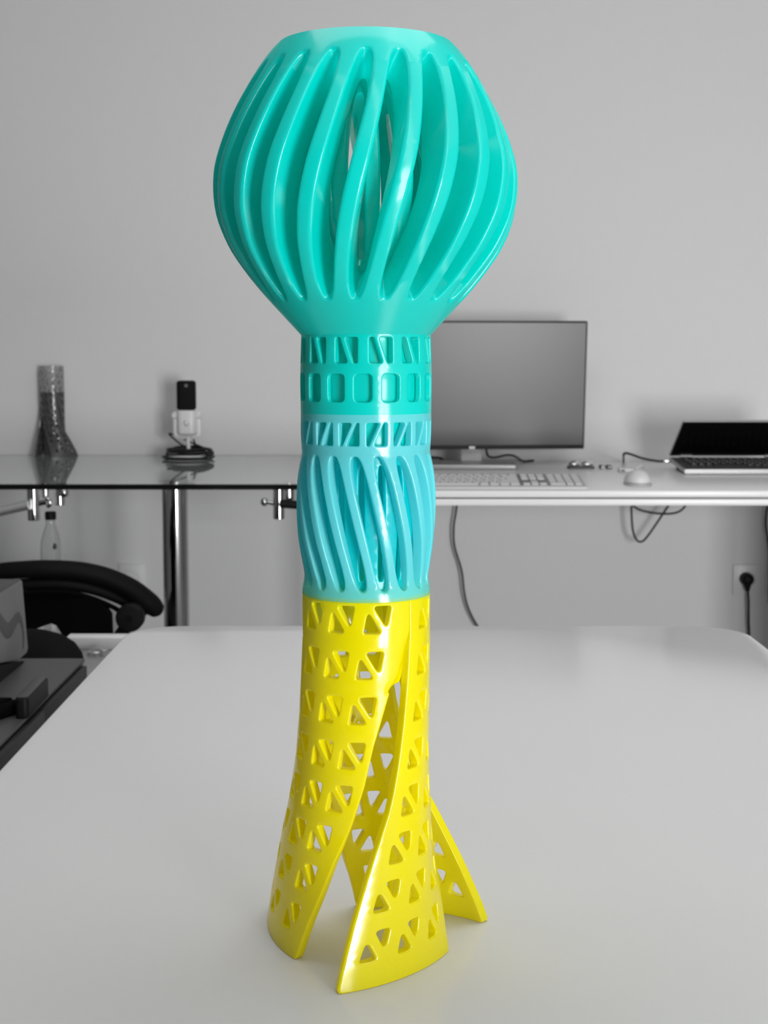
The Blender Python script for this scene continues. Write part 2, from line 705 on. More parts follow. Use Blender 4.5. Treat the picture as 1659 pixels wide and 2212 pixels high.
# =================================================================== WHITE TABLE (foreground)
TZ = .74
far = atZ(900, 1351, TZ).y
pl = atZ(11.4, 1644.6, TZ)
pl2 = atZ(240, 1401, TZ)
TX0 = (pl.x + pl2.x) / 2
TX1 = atZ(1655, 1399, TZ).x + .002
t = thing('table', 'pale grey rounded-corner table carrying the tall yellow and teal tower', 'table', ((TX0 + TX1) / 2, far - .6, 0))
obj('tabletop', slab(NB(), round_rect(TX0, TX1, far - 1.22, far, .062, 12), TZ - .028, TZ, .004, 3), M['table'], t)
for sx in (TX0 + .08, TX1 - .08):
    for sy in (far - 1.1, far - .1):
        obj('leg', rod(NB(), (sx, sy, 0), (sx, sy, TZ - .026), .02, 20, .002), M['table_leg'], t)

# =================================================================== THE TOWER
AY = .717
AX = atY(791, 1106, AY).x
tower = thing('printed_tower', 'tall 3D-printed tower with yellow legs, cyan lattice and teal ribbed bulb', 'sculpture', (AX, AY, TZ))


def cyl3(r, th, z):
    a = math.radians(th)
    return (r * math.sin(a), -r * math.cos(a), z)


# --- base: three twisted legs
ZL = [0, .01, .02, .03, .04, .05, .06, .07, .08, .09, .10, .12, .14, .16, .1625, .182]
TH_L = [-11.5, -10, -8.2, -6, -3, .6, 5, 10.5, 16.5, 21.5, 25.8, 32.6, 37.5, 41, 42, 42]
R_L = [.0692, .0660, .0622, .0584, .0544, .0504, .0466, .0430, .0402, .0378, .0362, .0343, .0334, .0327, .0324, .0323]
ZT = [0, .01, .02, .03, .04, .05, .06, .07, .08, .09, .10, .11, .12, .13, .1355, .1375, .1385, .1391, .1396, .1402, .143, .15, .1625, .182]
TH_T = [68.5, 71.5, 75.5, 81, 86.3, 92, 99.5, 107, 113.2, 119.2, 123.3, 127.8, 133.5, 139, 142.0, 143.6, 145.2, 147.5, 151, 156, 158.5, 161, 162, 162]
ZR = [0, .01, .022, .038, .05, .065, .085, .10, .14, .1625, .182]
R_T = [.0455, .0430, .0402, .0366, .0342, .0318, .0304, .0303, .0313, .0322, .0323]
RU = .036                                        # u = angle * RU


def leg_r(th, z):
    a, b_ = np.interp(z, ZL, TH_L), np.interp(z, ZT, TH_T)
    s = min(1, max(0, (th - a) / max(b_ - a, 1)))
    rt, rl = np.interp(z, ZR, R_T), np.interp(z, ZL, R_L)
    r = rt + (rl - rt) * (1 - s) ** np.interp(z, [0, .03, .06], [2.35, 1.9, 1.4])
    # the surface dips in a V below the next leg's proud edge, above the slit
    if .1365 < z < .1665:
        tv = 120 + np.interp(z, [.1365, .1398, .1440, .1665], [18, 22, 28.5, 40])
        if th > tv:
            r -= .0030 * min(1.0, (th - tv) / 7.0) * min(1.0, (.1665 - z) / .006)
    return r


def leg_pos(u, z, d, k):
    th = math.degrees(u / RU)
    e = .6
    p = np.array(cyl3(leg_r(th, z), th, z))
    if d > 0:
        du = np.array(cyl3(leg_r(th + e, z), th + e, z)) - np.array(cyl3(leg_r(th - e, z), th - e, z))
        z0, z1 = max(0, z - .0015), min(.1815, z + .0015)
        dz = np.array(cyl3(leg_r(th, z1), th, z1)) - np.array(cyl3(leg_r(th, z0), th, z0))
        nn = np.cross(du, dz)
        nn[2] = 0                                # walls stay level: printed flat in layers
        nn /= np.linalg.norm(nn)
        p = p - nn * d
    a = math.radians(120 * k)
    return (p[0] * math.cos(a) - p[1] * math.sin(a), p[0] * math.sin(a) + p[1] * math.cos(a), p[2])


def cell_holes(cx, cz, w, h, strut, rad, skew=0.0, flip=False, steep=None):
    """a rounded cell split by one diagonal strut -> two triangular holes"""
    q = strut * math.hypot(w, h) / 2
    ax, az = q / h, q / w
    lo = [(-w / 2, -h / 2), (w / 2 - ax * 1.0, -h / 2), (-w / 2, h / 2 - az * 1.0)]
    hi = [(w / 2, h / 2), (-w / 2 + ax * 1.0, h / 2), (w / 2, -h / 2 + az * 1.0)]
    if steep:                                     # strut from +a (bottom) to -a (top) of the half width: two tapered openings
        a, q2 = steep * w / 2, strut / 2
        lo = [(-w / 2, -h / 2), (a - q2, -h / 2), (-a - q2, h / 2), (-w / 2, h / 2)]
        hi = [(a + q2, -h / 2), (w / 2, -h / 2), (w / 2, h / 2), (-a + q2, h / 2)]
    out = []
    for T in (lo, hi):
        if flip:
            T = [(-x, z) for x, z in T][::-1]
        L = dense(rounded_poly(T, rad, 5), .0035)
        out.append([(cx + x + skew * z, cz + z) for x, z in L])
    return out


ROWS = [(.1729, [67, 98, 130.5]), (.1503, [62.5, 93, 123.5]), (.1276, [56.5, 86.5, 117]), (.1048, [47.5, 77, 107]),
        (.0828, [37.5, 66, 95]), (.0616, [24.5, 51, 77]), (.0406, [13, 38, 66]), (.0190, [5.5, 27, 54.5])]
leg_holes = []
for ri, (zc, ths) in enumerate(ROWS):
    for th in ths:
        rr = leg_r(th, zc)
        w = .0112 * RU / rr
        h = .0136
        for L in cell_holes(math.radians(th) * RU, zc, w, h, .0033, .0014, skew=.22):
            leg_holes.append(L)
zz = list(np.linspace(.0, .13, 40)) + list(np.linspace(.131, .145, 24)) + list(np.linspace(.148, .1815, 10))
left = [(math.radians(np.interp(z, ZL, TH_L)) * RU, z) for z in zz]
right_ = [(math.radians(np.interp(z, ZT, TH_T)) * RU, z) for z in zz]
# smooth the trailing edge a little, then round the two feet corners
outer = left[::-1] + right_
corner = rounded_poly([left[3], left[0], right_[0], right_[3]], .004, 6)
bottom = [(left[0][0] + (right_[0][0] - left[0][0]) * f, 0.0) for f in np.linspace(.03, .97, 28)]


def fillet(a, c, e, n=5):
    return [tuple(Vector(a) * (1 - s_) ** 2 + Vector(c) * 2 * s_ * (1 - s_) + Vector(e) * s_ * s_) for s_ in np.linspace(0, 1, n)]


outer = left[::-1][:-2] + fillet(left[1], left[0], bottom[0]) + bottom[1:-1] + fillet(bottom[-1], right_[0], right_[1]) + right_[2:]
top = [(right_[-1][0] + (left[-1][0] - right_[-1][0]) * f, .1815) for f in np.linspace(0, 1, 26)[1:-1]]
outer = outer + top
V, F, G = shell(outer, leg_holes, leg_pos, .0052, .0009, (.0021, .0021), 3, [True] * len(outer), lambda u, z, k: k)


def empty_part(name, parent):
    o = bpy.data.objects.new(name, None)
    COL.objects.link(o)
    o.parent = parent
    return o


base = empty_part('base', tower)
base['label'] = 'yellow perforated three-legged base'
LEG_MESH = split_meshes(V, F, G, lambda g: 'leg', M['yellow'])
for g, me in LEG_MESH.items():
    link_mesh('leg', me, base)


# --- surfaces of revolution in sectors
def rev_pos(zs, rs, N, twist=lambda z: 0.0, RU_=.036, shift=0.0, level=False):
    zs, rs = np.array(zs, float), np.array(rs, float)
    # smooth interpolation of the profile
    dense_z = np.linspace(zs[0], zs[-1], 400)
    m = np.gradient(rs, zs)
    i = np.clip(np.searchsorted(zs, dense_z) - 1, 0, len(zs) - 2)
    h = zs[i + 1] - zs[i]
    tt = (dense_z - zs[i]) / h
    dr = (2 * tt ** 3 - 3 * tt ** 2 + 1) * rs[i] + (tt ** 3 - 2 * tt ** 2 + tt) * h * m[i] + (-2 * tt ** 3 + 3 * tt ** 2) * rs[i + 1] + (tt ** 3 - tt ** 2) * h * m[i + 1]

    def pos(u, z, d, k):
        r = float(np.interp(z, dense_z, dr))
        if d > 0:
            if level:
                r -= d
            else:
                e = .002
                s_ = (np.interp(z + e, dense_z, dr) - np.interp(z - e, dense_z, dr)) / (min(z + e, zs[-1]) - max(z - e, zs[0]))
                L = math.hypot(1, s_)
                r -= d / L
                z = z + d * s_ / L
        th = math.degrees(u / RU_) + twist(z) + shift + 360.0 * k / N
        return cyl3(r, th, z)
    return pos


def ribbed(zs, rs, N, zb, zt, frac, twist, t, bev, centre_b, step, ptop=2.6, pw=1.7, level=False, frac_end=None):
    """ring of N ribs between two collars; slots run from zb to zt and take `frac` of the pitch at mid height.
    centre_b: angle of a rib's centre where twist = 0"""
    RU_ = float(np.mean(rs))
    half = PI / N * RU_
    pos = rev_pos(zs, rs, N, twist, RU_, centre_b, level)
    zm, hz = (zb + zt) / 2, (zt - zb) / 2
    ts = [math.sin(a) for a in np.linspace(-PI / 2, PI / 2, 46)]
    prof = [(max(0.0, 1 - abs(s_) ** ptop) ** (1 / pw) * frac * half, zm + s_ * hz) for s_ in ts]
    z0, z1 = zs[0], zs[-1]
    right = [(half, z) for z in np.linspace(z0, zb, 7)[:-1]]
    slot = [(half - w, z) for w, z in prof]
    right2 = [(half, z) for z in np.linspace(zt, z1, 7)[1:]]
    R = [(p, False) for p in right] + [(p, True) for p in slot] + [(p, False) for p in right2]
    Lf = [((-p[0], p[1]), w) for p, w in R][::-1]
    topm = [((x, z1), False) for x in np.linspace(half, -half, 6)[1:-1]]
    botm = [((x, z0), False) for x in np.linspace(-half, half, 6)[1:-1]]
    al = R + topm + Lf + botm
    outer = [p for p, _ in al]
    wl = [w for _, w in al]

    def grp(u, z, k):
        return -1 if z <= zb + .06 * (zt - zb) else -2 if z >= zt - .06 * (zt - zb) else k
    return shell(outer, [], pos, t, bev, step, N, wl, grp)


def ring_cells(zs, rs, N, zc, w, h, strut, rad, centre, t, bev, skew=0.0, flip=False, plain=False, steep=None):
    RU_ = float(np.mean(rs))
    half = PI / N * RU_
    pos = rev_pos(zs, rs, N, lambda z: 0.0, RU_, centre, True)
    z0, z1 = zs[0], zs[-1]
    R = [((half, z), False) for z in np.linspace(z0, z1, 8)]
    L = [((-half, z), False) for z in np.linspace(z1, z0, 8)]
    topm = [((x, z1), False) for x in np.linspace(half, -half, 8)[1:-1]]
    botm = [((x, z0), False) for x in np.linspace(-half, half, 8)[1:-1]]
    al = R + topm + L + botm
    if plain:
        hl = [[(x, zc + z) for x, z in dense(rounded_poly([(-w / 2, -h / 2), (w / 2, -h / 2), (w / 2, h / 2), (-w / 2, h / 2)], rad, 6), .003)]]
    else:
        hl = cell_holes(0, zc, w, h, strut, rad, skew, flip, steep)
    return shell([p for p, _ in al], hl, pos, t, bev, (.0022, .0022), N, [w_ for _, w_ in al])


# --- teal bulb
BZ = [.3105, .3204, .3325, .3420, .3517, .3600, .3670, .3750, .3826, .3890, .3936, .4010, .4090, .4180, .4268, .4350, .4424, .4475, .4497]
BR = [.0321, .0413, .0523, .0598, .0663, .0702, .0727, .0741, .0744, .0740, .0731, .0709, .0679, .0638, .0590, .0540, .0489, .0446, .0424]
ZB, ZTp = .3265, .4385
tw_head = lambda z: -13.3 + 22.8 * (min(max(z, .30), .46) - ZB) / (ZTp - ZB)
V, F, G = ribbed(BZ, BR, 22, ZB, ZTp, .60, tw_head, .0205, .0017, 0.0, (.0030, .0034), ptop=6, pw=2.6)
bulb_m = split_meshes(V, F, G, lambda g: 'fin' if g >= 0 else 'collar', M['teal'])
bulb = empty_part('bulb', tower)
link_mesh('lower_collar', bulb_m.pop(-1), bulb)
link_mesh('upper_collar', bulb_m.pop(-2), bulb)
bulb['label'] = 'teal ribbed bulb with open top'
for g, me in bulb_m.items():
    link_mesh('fin', me, bulb)
IZ = [.3300, .3460, .3613, .3727, .3826, .3920, .4013, .4165, .4307, .4400]
IR = [.0285, .0387, .0500, .0546, .0556, .0540, .0508, .0432, .0340, .0300]
V, F, G = ribbed(IZ, IR, 22, .3420, .4260, .54, lambda z: 0.0, .0070, .0012, 4.0, (.0034, .0040), ptop=8, pw=3)
core_m = split_meshes(V, F, G, lambda g: 'inner_rib' if g >= 0 else 'inner_cage', M['teal'])
core = empty_part('inner_cage', tower)
link_mesh('lower_collar', core_m.pop(-1), core)
link_mesh('upper_collar', core_m.pop(-2), core)
for g, me in core_m.items():
    link_mesh('inner_rib', me, core)

# --- teal neck: two rows of cells
V, F, G = ring_cells([.2945, .3000, .3060, .3106], [.0326, .0324, .0322, .0321], 12, .3030, .0112, .0124, .0026, .0012, 13.6, .0050, .0008, steep=.38)
neck = link_mesh('neck', split_meshes(V, F, G, lambda g: 'neck', M['teal'])[0], tower)
V, F, G = ring_cells([.2722, .2790, .2860, .2946], [.0325, .0326, .0327, .0326], 15, .2850, .0088, .0136, 0, .0026, -1.7, .0030, .0007, plain=True)
sleeve = link_mesh('sleeve', split_meshes(V, F, G, lambda g: 'sleeve', M['teal'])[0], tower)
b = NB()
lathe(b, [(.0270, .2560), (.0272, .2690), (.0290, .2715), (.0290, .2950), (.0272, .2990), (.0272, .3120), (.0252, .3120), (.0252, .2560), (.0270, .2560)], (0, 0, 0), 72, caps=False)
obj('inner_sleeve', b, M['teal']).parent = tower

# --- cyan lattice: a row of cells and twisted ribs
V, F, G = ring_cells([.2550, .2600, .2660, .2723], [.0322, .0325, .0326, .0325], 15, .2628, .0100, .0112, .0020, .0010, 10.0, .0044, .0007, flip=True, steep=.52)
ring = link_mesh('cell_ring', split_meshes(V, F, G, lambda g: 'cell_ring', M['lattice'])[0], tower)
ring['label'] = 'pale cyan ring of slanted cells'
LZ = [.1815, .1850, .1892, .1950, .2005, .2090, .2190, .2286, .2370, .2448, .2500, .2532, .2552]
LR = [.0323, .0321, .0312, .0319, .0328, .0341, .0348, .0349, .0346, .0337, .0327, .0320, .0322]
LB, LT = .1864, .2522
tw_lat = lambda z: 7.5 - 26.6 * (z - LB) / (LT - LB)
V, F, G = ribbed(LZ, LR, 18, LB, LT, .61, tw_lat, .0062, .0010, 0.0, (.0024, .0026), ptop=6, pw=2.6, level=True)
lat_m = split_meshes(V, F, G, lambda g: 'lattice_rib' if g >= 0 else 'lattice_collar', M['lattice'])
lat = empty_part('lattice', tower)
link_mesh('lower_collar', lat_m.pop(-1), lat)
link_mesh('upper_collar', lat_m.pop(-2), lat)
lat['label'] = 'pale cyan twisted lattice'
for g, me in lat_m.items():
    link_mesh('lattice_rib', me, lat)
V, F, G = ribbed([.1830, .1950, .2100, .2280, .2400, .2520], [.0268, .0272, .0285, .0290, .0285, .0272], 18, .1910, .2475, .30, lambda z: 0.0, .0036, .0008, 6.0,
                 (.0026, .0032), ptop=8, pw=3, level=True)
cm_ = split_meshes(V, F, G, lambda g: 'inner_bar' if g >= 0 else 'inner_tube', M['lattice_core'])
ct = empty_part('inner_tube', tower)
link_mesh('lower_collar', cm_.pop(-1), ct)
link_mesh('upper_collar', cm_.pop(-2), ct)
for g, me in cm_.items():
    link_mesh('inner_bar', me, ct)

# =================================================================== WHITE DESK (right, against the wall)
DZ = .74
DY0 = atZ(1200, 1060, DZ).y
DX0, DX1 = atZ(815, 1060, DZ).x, 1.55
desk = thing('desk', 'long white desk with double edge holding the monitor and laptop', 'desk', ((DX0 + DX1) / 2, (DY0 + WALL_Y) / 2, 0))
obj('desktop', box2(NB(), (DX0, DY0, DZ - .0155), (DX1, WALL_Y - .004, DZ), .002), M['desk'], desk)
obj('joint', box2(NB(), (DX0 + .004, DY0 + .006, DZ - .019), (DX1 - .004, WALL_Y - .006, DZ - .0155)), M['desk_gap'], desk)
obj('under_panel', box2(NB(), (DX0, DY0 + .001, DZ - .034), (DX1, WALL_Y - .004, DZ - .019), .002), M['desk'], desk)
obj('leg', box2(NB(), (DX0 + .02, DY0 + .12, 0), (DX0 + .05, DY0 + .2, DZ - .034), .002), M['desk'], desk)
obj('leg', box2(NB(), (1.115, DY0 + .01, 0), (1.14, WALL_Y - .03, DZ - .034), .002), M['desk'], desk)  # panel leg added just out of view, placed to shade the wall

# --- monitor
MY = 3.90
pc = atY(1018.5, 970, MY)
mw = 494 / FPX * MY * 1.0
p_top, p_bot = atY(1018, 692, MY), atY(1018, 971, MY)
mon = thing('monitor', 'large flat monitor with blank grey screen standing on the white desk', 'monitor', (pc.x, MY, DZ))
TILT = Matrix.Rotation(math.radians(4.5), 3, 'Z') @ Matrix.Rotation(math.radians(4), 3, 'X')


def tilted(bm):
    bmesh.ops.rotate(bm, cent=(pc.x, MY, p_bot.z), matrix=TILT, verts=bm.verts)
    return bm


p_top.z = p_bot.z + (p_top.z - p_bot.z) * .996
box2(b := NB(), (pc.x - mw / 2, MY, p_bot.z), (pc.x + mw / 2, MY + .022, p_top.z), .003)
obj('housing', tilted(b), M['bezel'], mon)
obj('screen', tilted(box2(NB(), (pc.x - mw / 2 + .005, MY - .0008, p_bot.z + .012), (pc.x + mw / 2 - .005, MY + .004, p_top.z - .005))), M['screen'], mon)
q0, q1 = atY(1013, 964, MY), atY(1026, 970, MY)
obj('badge', tilted(box2(NB(), (q0.x, MY - .002, q1.z), (q1.x, MY + .002, q0.z), .0005)), M['badge'], mon)
obj('neck', box2(NB(), (pc.x - .028, MY + .02, DZ + .014), (pc.x + .03, MY + .038, p_bot.z + .12), .004), M['pale_plastic'], mon)
obj('stand_base', slab(NB(), round_rect(pc.x - .122, pc.x + .120, MY - .10, MY + .10, .012), DZ, DZ + .014, .003), M['silver'], mon)


def cable(name, pts, r, label, cat='cable', group=None, parent=None, n=10):
    o = obj(name, tube(NB(), pts, r, n, 8, round_ends=True), M['cable'], parent)
    return tag(o, label, cat, group) if parent is None else o


cable('monitor_cable', [atY(1050, 955, MY + .03), atY(1051, 975, MY + .04), atY(1056, 986, MY + .05), atY(1070, 988, MY + .05), atY(1096, 983, MY + .05),
                        atY(1113, 986, MY + .05), atZ(1131, 996, DZ + .004), Vector((atZ(1134, 996, DZ).x + .02, WALL_Y - .015, DZ + .004))],
      .0032, 'black cable curling out from under the monitor to its right')
cable('monitor_cable', [atY(926, 960, MY + .03), atY(920, 985, MY + .04), atY(935, 988, MY + .05), atY(950, 989, MY + .05), atZ(960, 993, DZ + .004), Vector((atZ(970, 993, DZ).x, WALL_Y - .02, DZ + .004))],
      .0032, 'black cable between tower and monitor neck behind the stand')

# --- keyboard
kf, kb = atZ(1278, 1059, DZ + .006), atZ(1262, 1027, DZ + .024)
KW = .437
KX1 = kf.x
KX0 = KX1 - KW
KY0, KY1 = DY0 + .006, DY0 + .150
kbd = thing('keyboard', 'pale grey full-size keyboard at the front edge of the white desk', 'keyboard', ((KX0 + KX1) / 2, (KY0 + KY1) / 2, DZ))
SL = .018 / (KY1 - KY0)


def kz(y):
    return DZ + .008 + (y - KY0) * SL


b = NB()
prism(b, [(KX0, KY0, DZ + .001), (KX0, KY1, DZ + .001), (KX0, KY1, kz(KY1)), (KX0, KY0, kz(KY0))], (KW, 0, 0))
bmesh.ops.bevel(b, geom=b.edges[:], offset=.002, segments=2, affect='EDGES')
obj('case', b, M['pale_plastic'], kbd)
PIT = .0187
navx = KX1 - .009 - 4 * PIT - .005 - 3 * PIT
b = NB()
for x0, x1 in ((KX0 + .006, navx - .006), (navx - .004, KX1 - .006)):
    prism(b, [(x0, KY0 + .012, kz(KY0 + .012) - .001), (x0, KY1 - .006, kz(KY1 - .006) - .001), (x0, KY1 - .006, kz(KY1 - .006) + .0008), (x0, KY0 + .012, kz(KY0 + .012) + .0008)], (x1 - x0, 0, 0))
obj('key_bed', b, [M['key_gap']], kbd, smooth=False)
b = NB()
prism(b, [(navx - .003, KY0 + .014, kz(KY0 + .014)), (navx - .003, KY1 - .008, kz(KY1 - .008)), (navx - .003, KY1 - .008, kz(KY1 - .008) + .0012), (navx - .003, KY0 + .014, kz(KY0 + .014) + .0012)], (3 * PIT + .004, 0, 0))
obj('dark_key_bed', b, M['key_dark_bed'], kbd, smooth=False)
keymesh = {}


def key(x, y, w, l=.0158):
    kk = (round(w, 4), round(l, 4))
    if kk not in keymesh:
        bb = NB()
        box(bb, (0, 0, .002), (w, l, .004), .0012, 1, Matrix.Rotation(math.atan(SL), 3, 'X'))
        me = bpy.data.meshes.new('key')
        bb.to_mesh(me)
        bb.free()
        me.materials.append(M['key'])
        keymesh[kk] = me
    o = link_mesh('key', keymesh[kk], kbd)
    o.location = Vector((x, y, kz(y) + .0005)) - kbd.location


rowsY = [KY0 + .021 + i * .0187 for i in range(6)]
for ri, y in enumerate(rowsY):
    mainw = navx - .006 - (KX0 + .008)
    if ri == 0:
        ws = [1.25, 1.25, 1.25, 6.25, 1.25, 1.25, 1.25, 1.25]
    elif ri == 1:
        ws = [1.25] + [1] * 11 + [2.75]
    elif ri == 2:
        ws = [1.75] + [1] * 11 + [2.25]
    elif ri == 3:
        ws = [1.5] + [1] * 12 + [1.5]
    elif ri == 4:
        ws = [1] * 13 + [2]
    else:
        ws = [1.07] * 14
    un = mainw / sum(ws)
    x = KX0 + .008
    for w in ws:
        key(x + w * un / 2, y, w * un - .0028)
        x += w * un
    for j in range(3):
        xx = navx + (j + .5) * PIT
        if ri in (0, 3, 4, 5) or (ri == 1 and j == 1):
            key(xx, y, PIT - .0028)
    nx = KX1 - .009 - 4 * PIT
    for j in range(4):
        xx = nx + (j + .5) * PIT
        if ri == 0 and j == 0:
            key(nx + PIT, y, 2 * PIT - .0028)
        elif ri == 0 and j == 1:
            continue
        else:
            key(xx, y, PIT - .0024)

# --- mouse
pm = atZ(1386, 1052, DZ)
mouse = thing('mouse', 'white rounded computer mouse on the desk right of keyboard', 'mouse', (pm.x, pm.y + .05, DZ))


def blob(bm, c, s, n=20, m=12, flat=True, pw=1.0):
    b = bmesh.new()
    bmesh.ops.create_uvsphere(b, u_segments=n, v_segments=m, radius=1.0)
    for v in b.verts:
        if flat and v.co.z < 0:
            v.co.z *= .25
    bmesh.ops.scale(b, vec=s, verts=b.verts)
    bmesh.ops.translate(b, vec=c, verts=b.verts)
    join(bm, b)
    return bm


obj('shell', blob(NB(), (pm.x, pm.y + .055, DZ + .009), (.031, .056, .027)), M['white_plastic'], mouse)
obj('wheel', rod(NB(), (pm.x - .003, pm.y + .083, DZ + .030), (pm.x + .003, pm.y + .083, DZ + .030), .007, 16, .001), M['pale_plastic'], mouse)
obj('skirt', slab(NB(), round_rect(pm.x - .029, pm.x + .029, pm.y + .004, pm.y + .105, .026), DZ, DZ + .006, .001), M['pale_plastic'], mouse)

# --- small things on the desk
pg = atZ(1255, 1012, DZ)
gd = thing('metal_gadget', 'small shiny silver gadget with two bright lumps beside the monitor', 'gadget', (pg.x, pg.y, DZ))
obj('tray', slab(NB(), round_rect(pg.x - .036, pg.x + .036, pg.y - .016, pg.y + .03, .01), DZ, DZ + .006, .002), M['lap_deck'], gd)
obj('clip', blob(NB(), (pg.x - .018, pg.y + .004, DZ + .010), (.016, .016, .011)), M['silver_bit'], gd)
obj('clip', blob(NB(), (pg.x + .018, pg.y + .004, DZ + .010), (.018, .014, .010)), M['silver_bit'], gd)
for (u, v, w, lab) in ((1301, 1013, .010, 'tiny dark stick, nearer the silver gadget of the pair on the desk'), (1317, 1013, .015, 'tiny dark stick with pale end, nearer the mouse of the pair')):
    ps = atZ(u, v, DZ)
    st = thing('memory_stick', lab, 'memory stick', (ps.x, ps.y, DZ), 'dark memory sticks on the desk')
    obj('stick', box2(NB(), (ps.x - w / 2, ps.y, DZ), (ps.x + w / 2, ps.y + .035, DZ + .009), .002), M['lap_deck'], st)
    obj('plug', box2(NB(), (ps.x - w / 2 + .002, ps.y - .008, DZ + .002), (ps.x + w / 2 - .002, ps.y, DZ + .007)), M['silver'], st)
pa = atZ(1358, 1021, DZ)
ad = thing('white_adapter', 'small white adapter with dark ports lying behind the mouse', 'adapter', (pa.x, pa.y, DZ))
obj('body', box2(NB(), (pa.x - .024, pa.y + .0, DZ), (pa.x + .026, pa.y + .035, DZ + .011), .004), M['white_plastic'], ad)
obj('port', box2(NB(), (pa.x - .020, pa.y - .0006, DZ + .003), (pa.x - .010, pa.y + .004, DZ + .008)), M['lap_deck'], ad)
obj('tail', tube(NB(), [(pa.x + .02, pa.y + .02, DZ + .007), (pa.x + .04, pa.y + .035, DZ + .016), (pa.x + .05, pa.y + .06, DZ + .006)], .003), M['white_plastic'], ad)

# --- laptop, lid half closed
LX0, LX1 = .768, 1.085
LYF, LYB = 3.655, 3.860
LZF, LZB = DZ + .013, DZ + .030
lap = thing('laptop', 'dark laptop with half-lowered black screen on the desk', 'laptop', ((LX0 + LX1) / 2, (LYF + LYB) / 2, DZ))
th = .011
b = NB()
prism(b, [(LX0, LYF, LZF), (LX0, LYB, LZB), (LX0, LYB, LZB - th), (LX0, LYF, LZF - th)], (LX1 - LX0, 0, 0))
bmesh.ops.bevel(b, geom=b.edges[:], offset=.0015, segments=2, affect='EDGES')
obj('base', b, M['silver'], lap)


def lz(y):
    return LZF + (LZB - LZF) * (y - LYF) / (LYB - LYF)


b = NB()
prism(b, [(LX0 + .004, LYF + .006, lz(LYF + .006) + .0006), (LX0 + .004, LYB - .008, lz(LYB - .008) + .0006), (LX0 + .004, LYB - .008, lz(LYB - .008) - .002), (LX0 + .004, LYF + .006, lz(LYF + .006) - .002)], (LX1 - LX0 - .008, 0, 0))
obj('deck', b, M['lap_deck'], lap, smooth=False)
lkm = None
for ri in range(5):
    y = LYF + .058 + ri * .0265
    off = (.0, .006, .003, .0, .0)[ri]
    x = LX0 + .028 + off
    j = 0
    while x < LX1 - .035:
        w = .0165
        if ri == 0 and j == 3:
            w = .085
        bb = NB()
        box(bb, (0, 0, .0012), (w, .0215, .0024), .0006, 1, Matrix.Rotation(math.atan((LZB - LZF) / (LYB - LYF)), 3, 'X'))
        nm_ = 'lap_key_%d' % round(w * 1e4)
        me = bpy.data.meshes.get(nm_)
        if me is None:
            me = bpy.data.meshes.new(nm_)
            bb.to_mesh(me)
            me.materials.append(M['lap_key'])
        bb.free()
        o = link_mesh('key', me, lap)
        o.location = Vector((x + w / 2, y, lz(y) + .0008)) - lap.location
        nm2 = 'lap_legend'
        me2 = bpy.data.meshes.get(nm2)
        if me2 is None:
            bb = NB()
            box(bb, (0, 0, 0), (.0045, .006, .0004), 0, 1, Matrix.Rotation(math.atan((LZB - LZF) / (LYB - LYF)), 3, 'X'))
            box(bb, (.005, -.004, 0), (.002, .004, .0004), 0, 1, Matrix.Rotation(math.atan((LZB - LZF) / (LYB - LYF)), 3, 'X'))
            me2 = bpy.data.meshes.new(nm2)
            bb.to_mesh(me2)
            bb.free()
            me2.materials.append(M['lap_legend'])
        if not (ri == 0 and j == 3):
            lg = link_mesh('key_print', me2, o)
            lg.location = (-.002, 0, .0027)
        x += w + .0028
        j += 1
tp = atY(1477, 911, 3.69)
lid0, lid1 = Vector((0, LYB - .002, LZB + .004)), Vector((0, tp.y, tp.z))
dv = (lid1 - lid0)
nv = Vector((0, -dv.z, dv.y)).normalized()       # outer side
if nv.z < 0:
    nv = -nv
b = NB()
L0 = Vector((LX0, 0, 0))
prism(b, [L0 + lid0, L0 + lid1, L0 + lid1 + nv * .006, L0 + lid0 + nv * .006], (LX1 - LX0, 0, 0))
bmesh.ops.bevel(b, geom=b.edges[:], offset=.001, segments=2, affect='EDGES')
obj('lid', b, M['silver'], lap)
b = NB()
ins = dv.normalized() * .002
prism(b, [L0 + Vector((.002, 0, 0)) + lid0 + ins - nv * .0008, L0 + Vector((.002, 0, 0)) + lid1 - ins - nv * .0008, L0 + Vector((.002, 0, 0)) + lid1 - ins + nv * .002, L0 + Vector((.002, 0, 0)) + lid0 + ins + nv * .002], (LX1 - LX0 - .004, 0, 0))
obj('screen', b, M['lap_screen'], lap, smooth=False)
for xh in (LX0 + .045, LX1 - .045):
    obj('hinge', rod(NB(), (xh - .017, LYB - .006, LZB + .0035), (xh + .017, LYB - .006, LZB + .0035), .0038, 14, .001), M['silver'], lap)
for xh in (LX0 + .03, LX1 - .03):
    obj('foot', box2(NB(), (xh - .012, LYB - .02, DZ), (xh + .012, LYB - .006, LZB - th + .001), .002), M['black'], lap)
    obj('foot', box2(NB(), (xh - .012, LYF + .008, DZ), (xh + .012, LYF + .018, LZF - th + .002), .0005), M['black'], lap)
yp = LYB - .03
cb = obj('charging_cable', tube(NB(), [(LX0 - .014, yp, lz(yp) - .006), atY(1420, 996, yp), atY(1388, 990, yp + .01), atY(1362, 981, yp + .01), atY(1350, 979, yp + .02), atY(1347, 984, yp + .03), atZ(1347, 997, DZ + .002)], .0032, 10, round_ends=True), M['cable'])
tag(cb, 'black cable arching from the desk to the laptop plug', 'cable')
obj('plug', box2(NB(), (LX0 - .021, yp - .005, lz(yp) - .010), (LX0 - .001, yp + .005, lz(yp) - .003), .001), M['silver_bit'], cb)

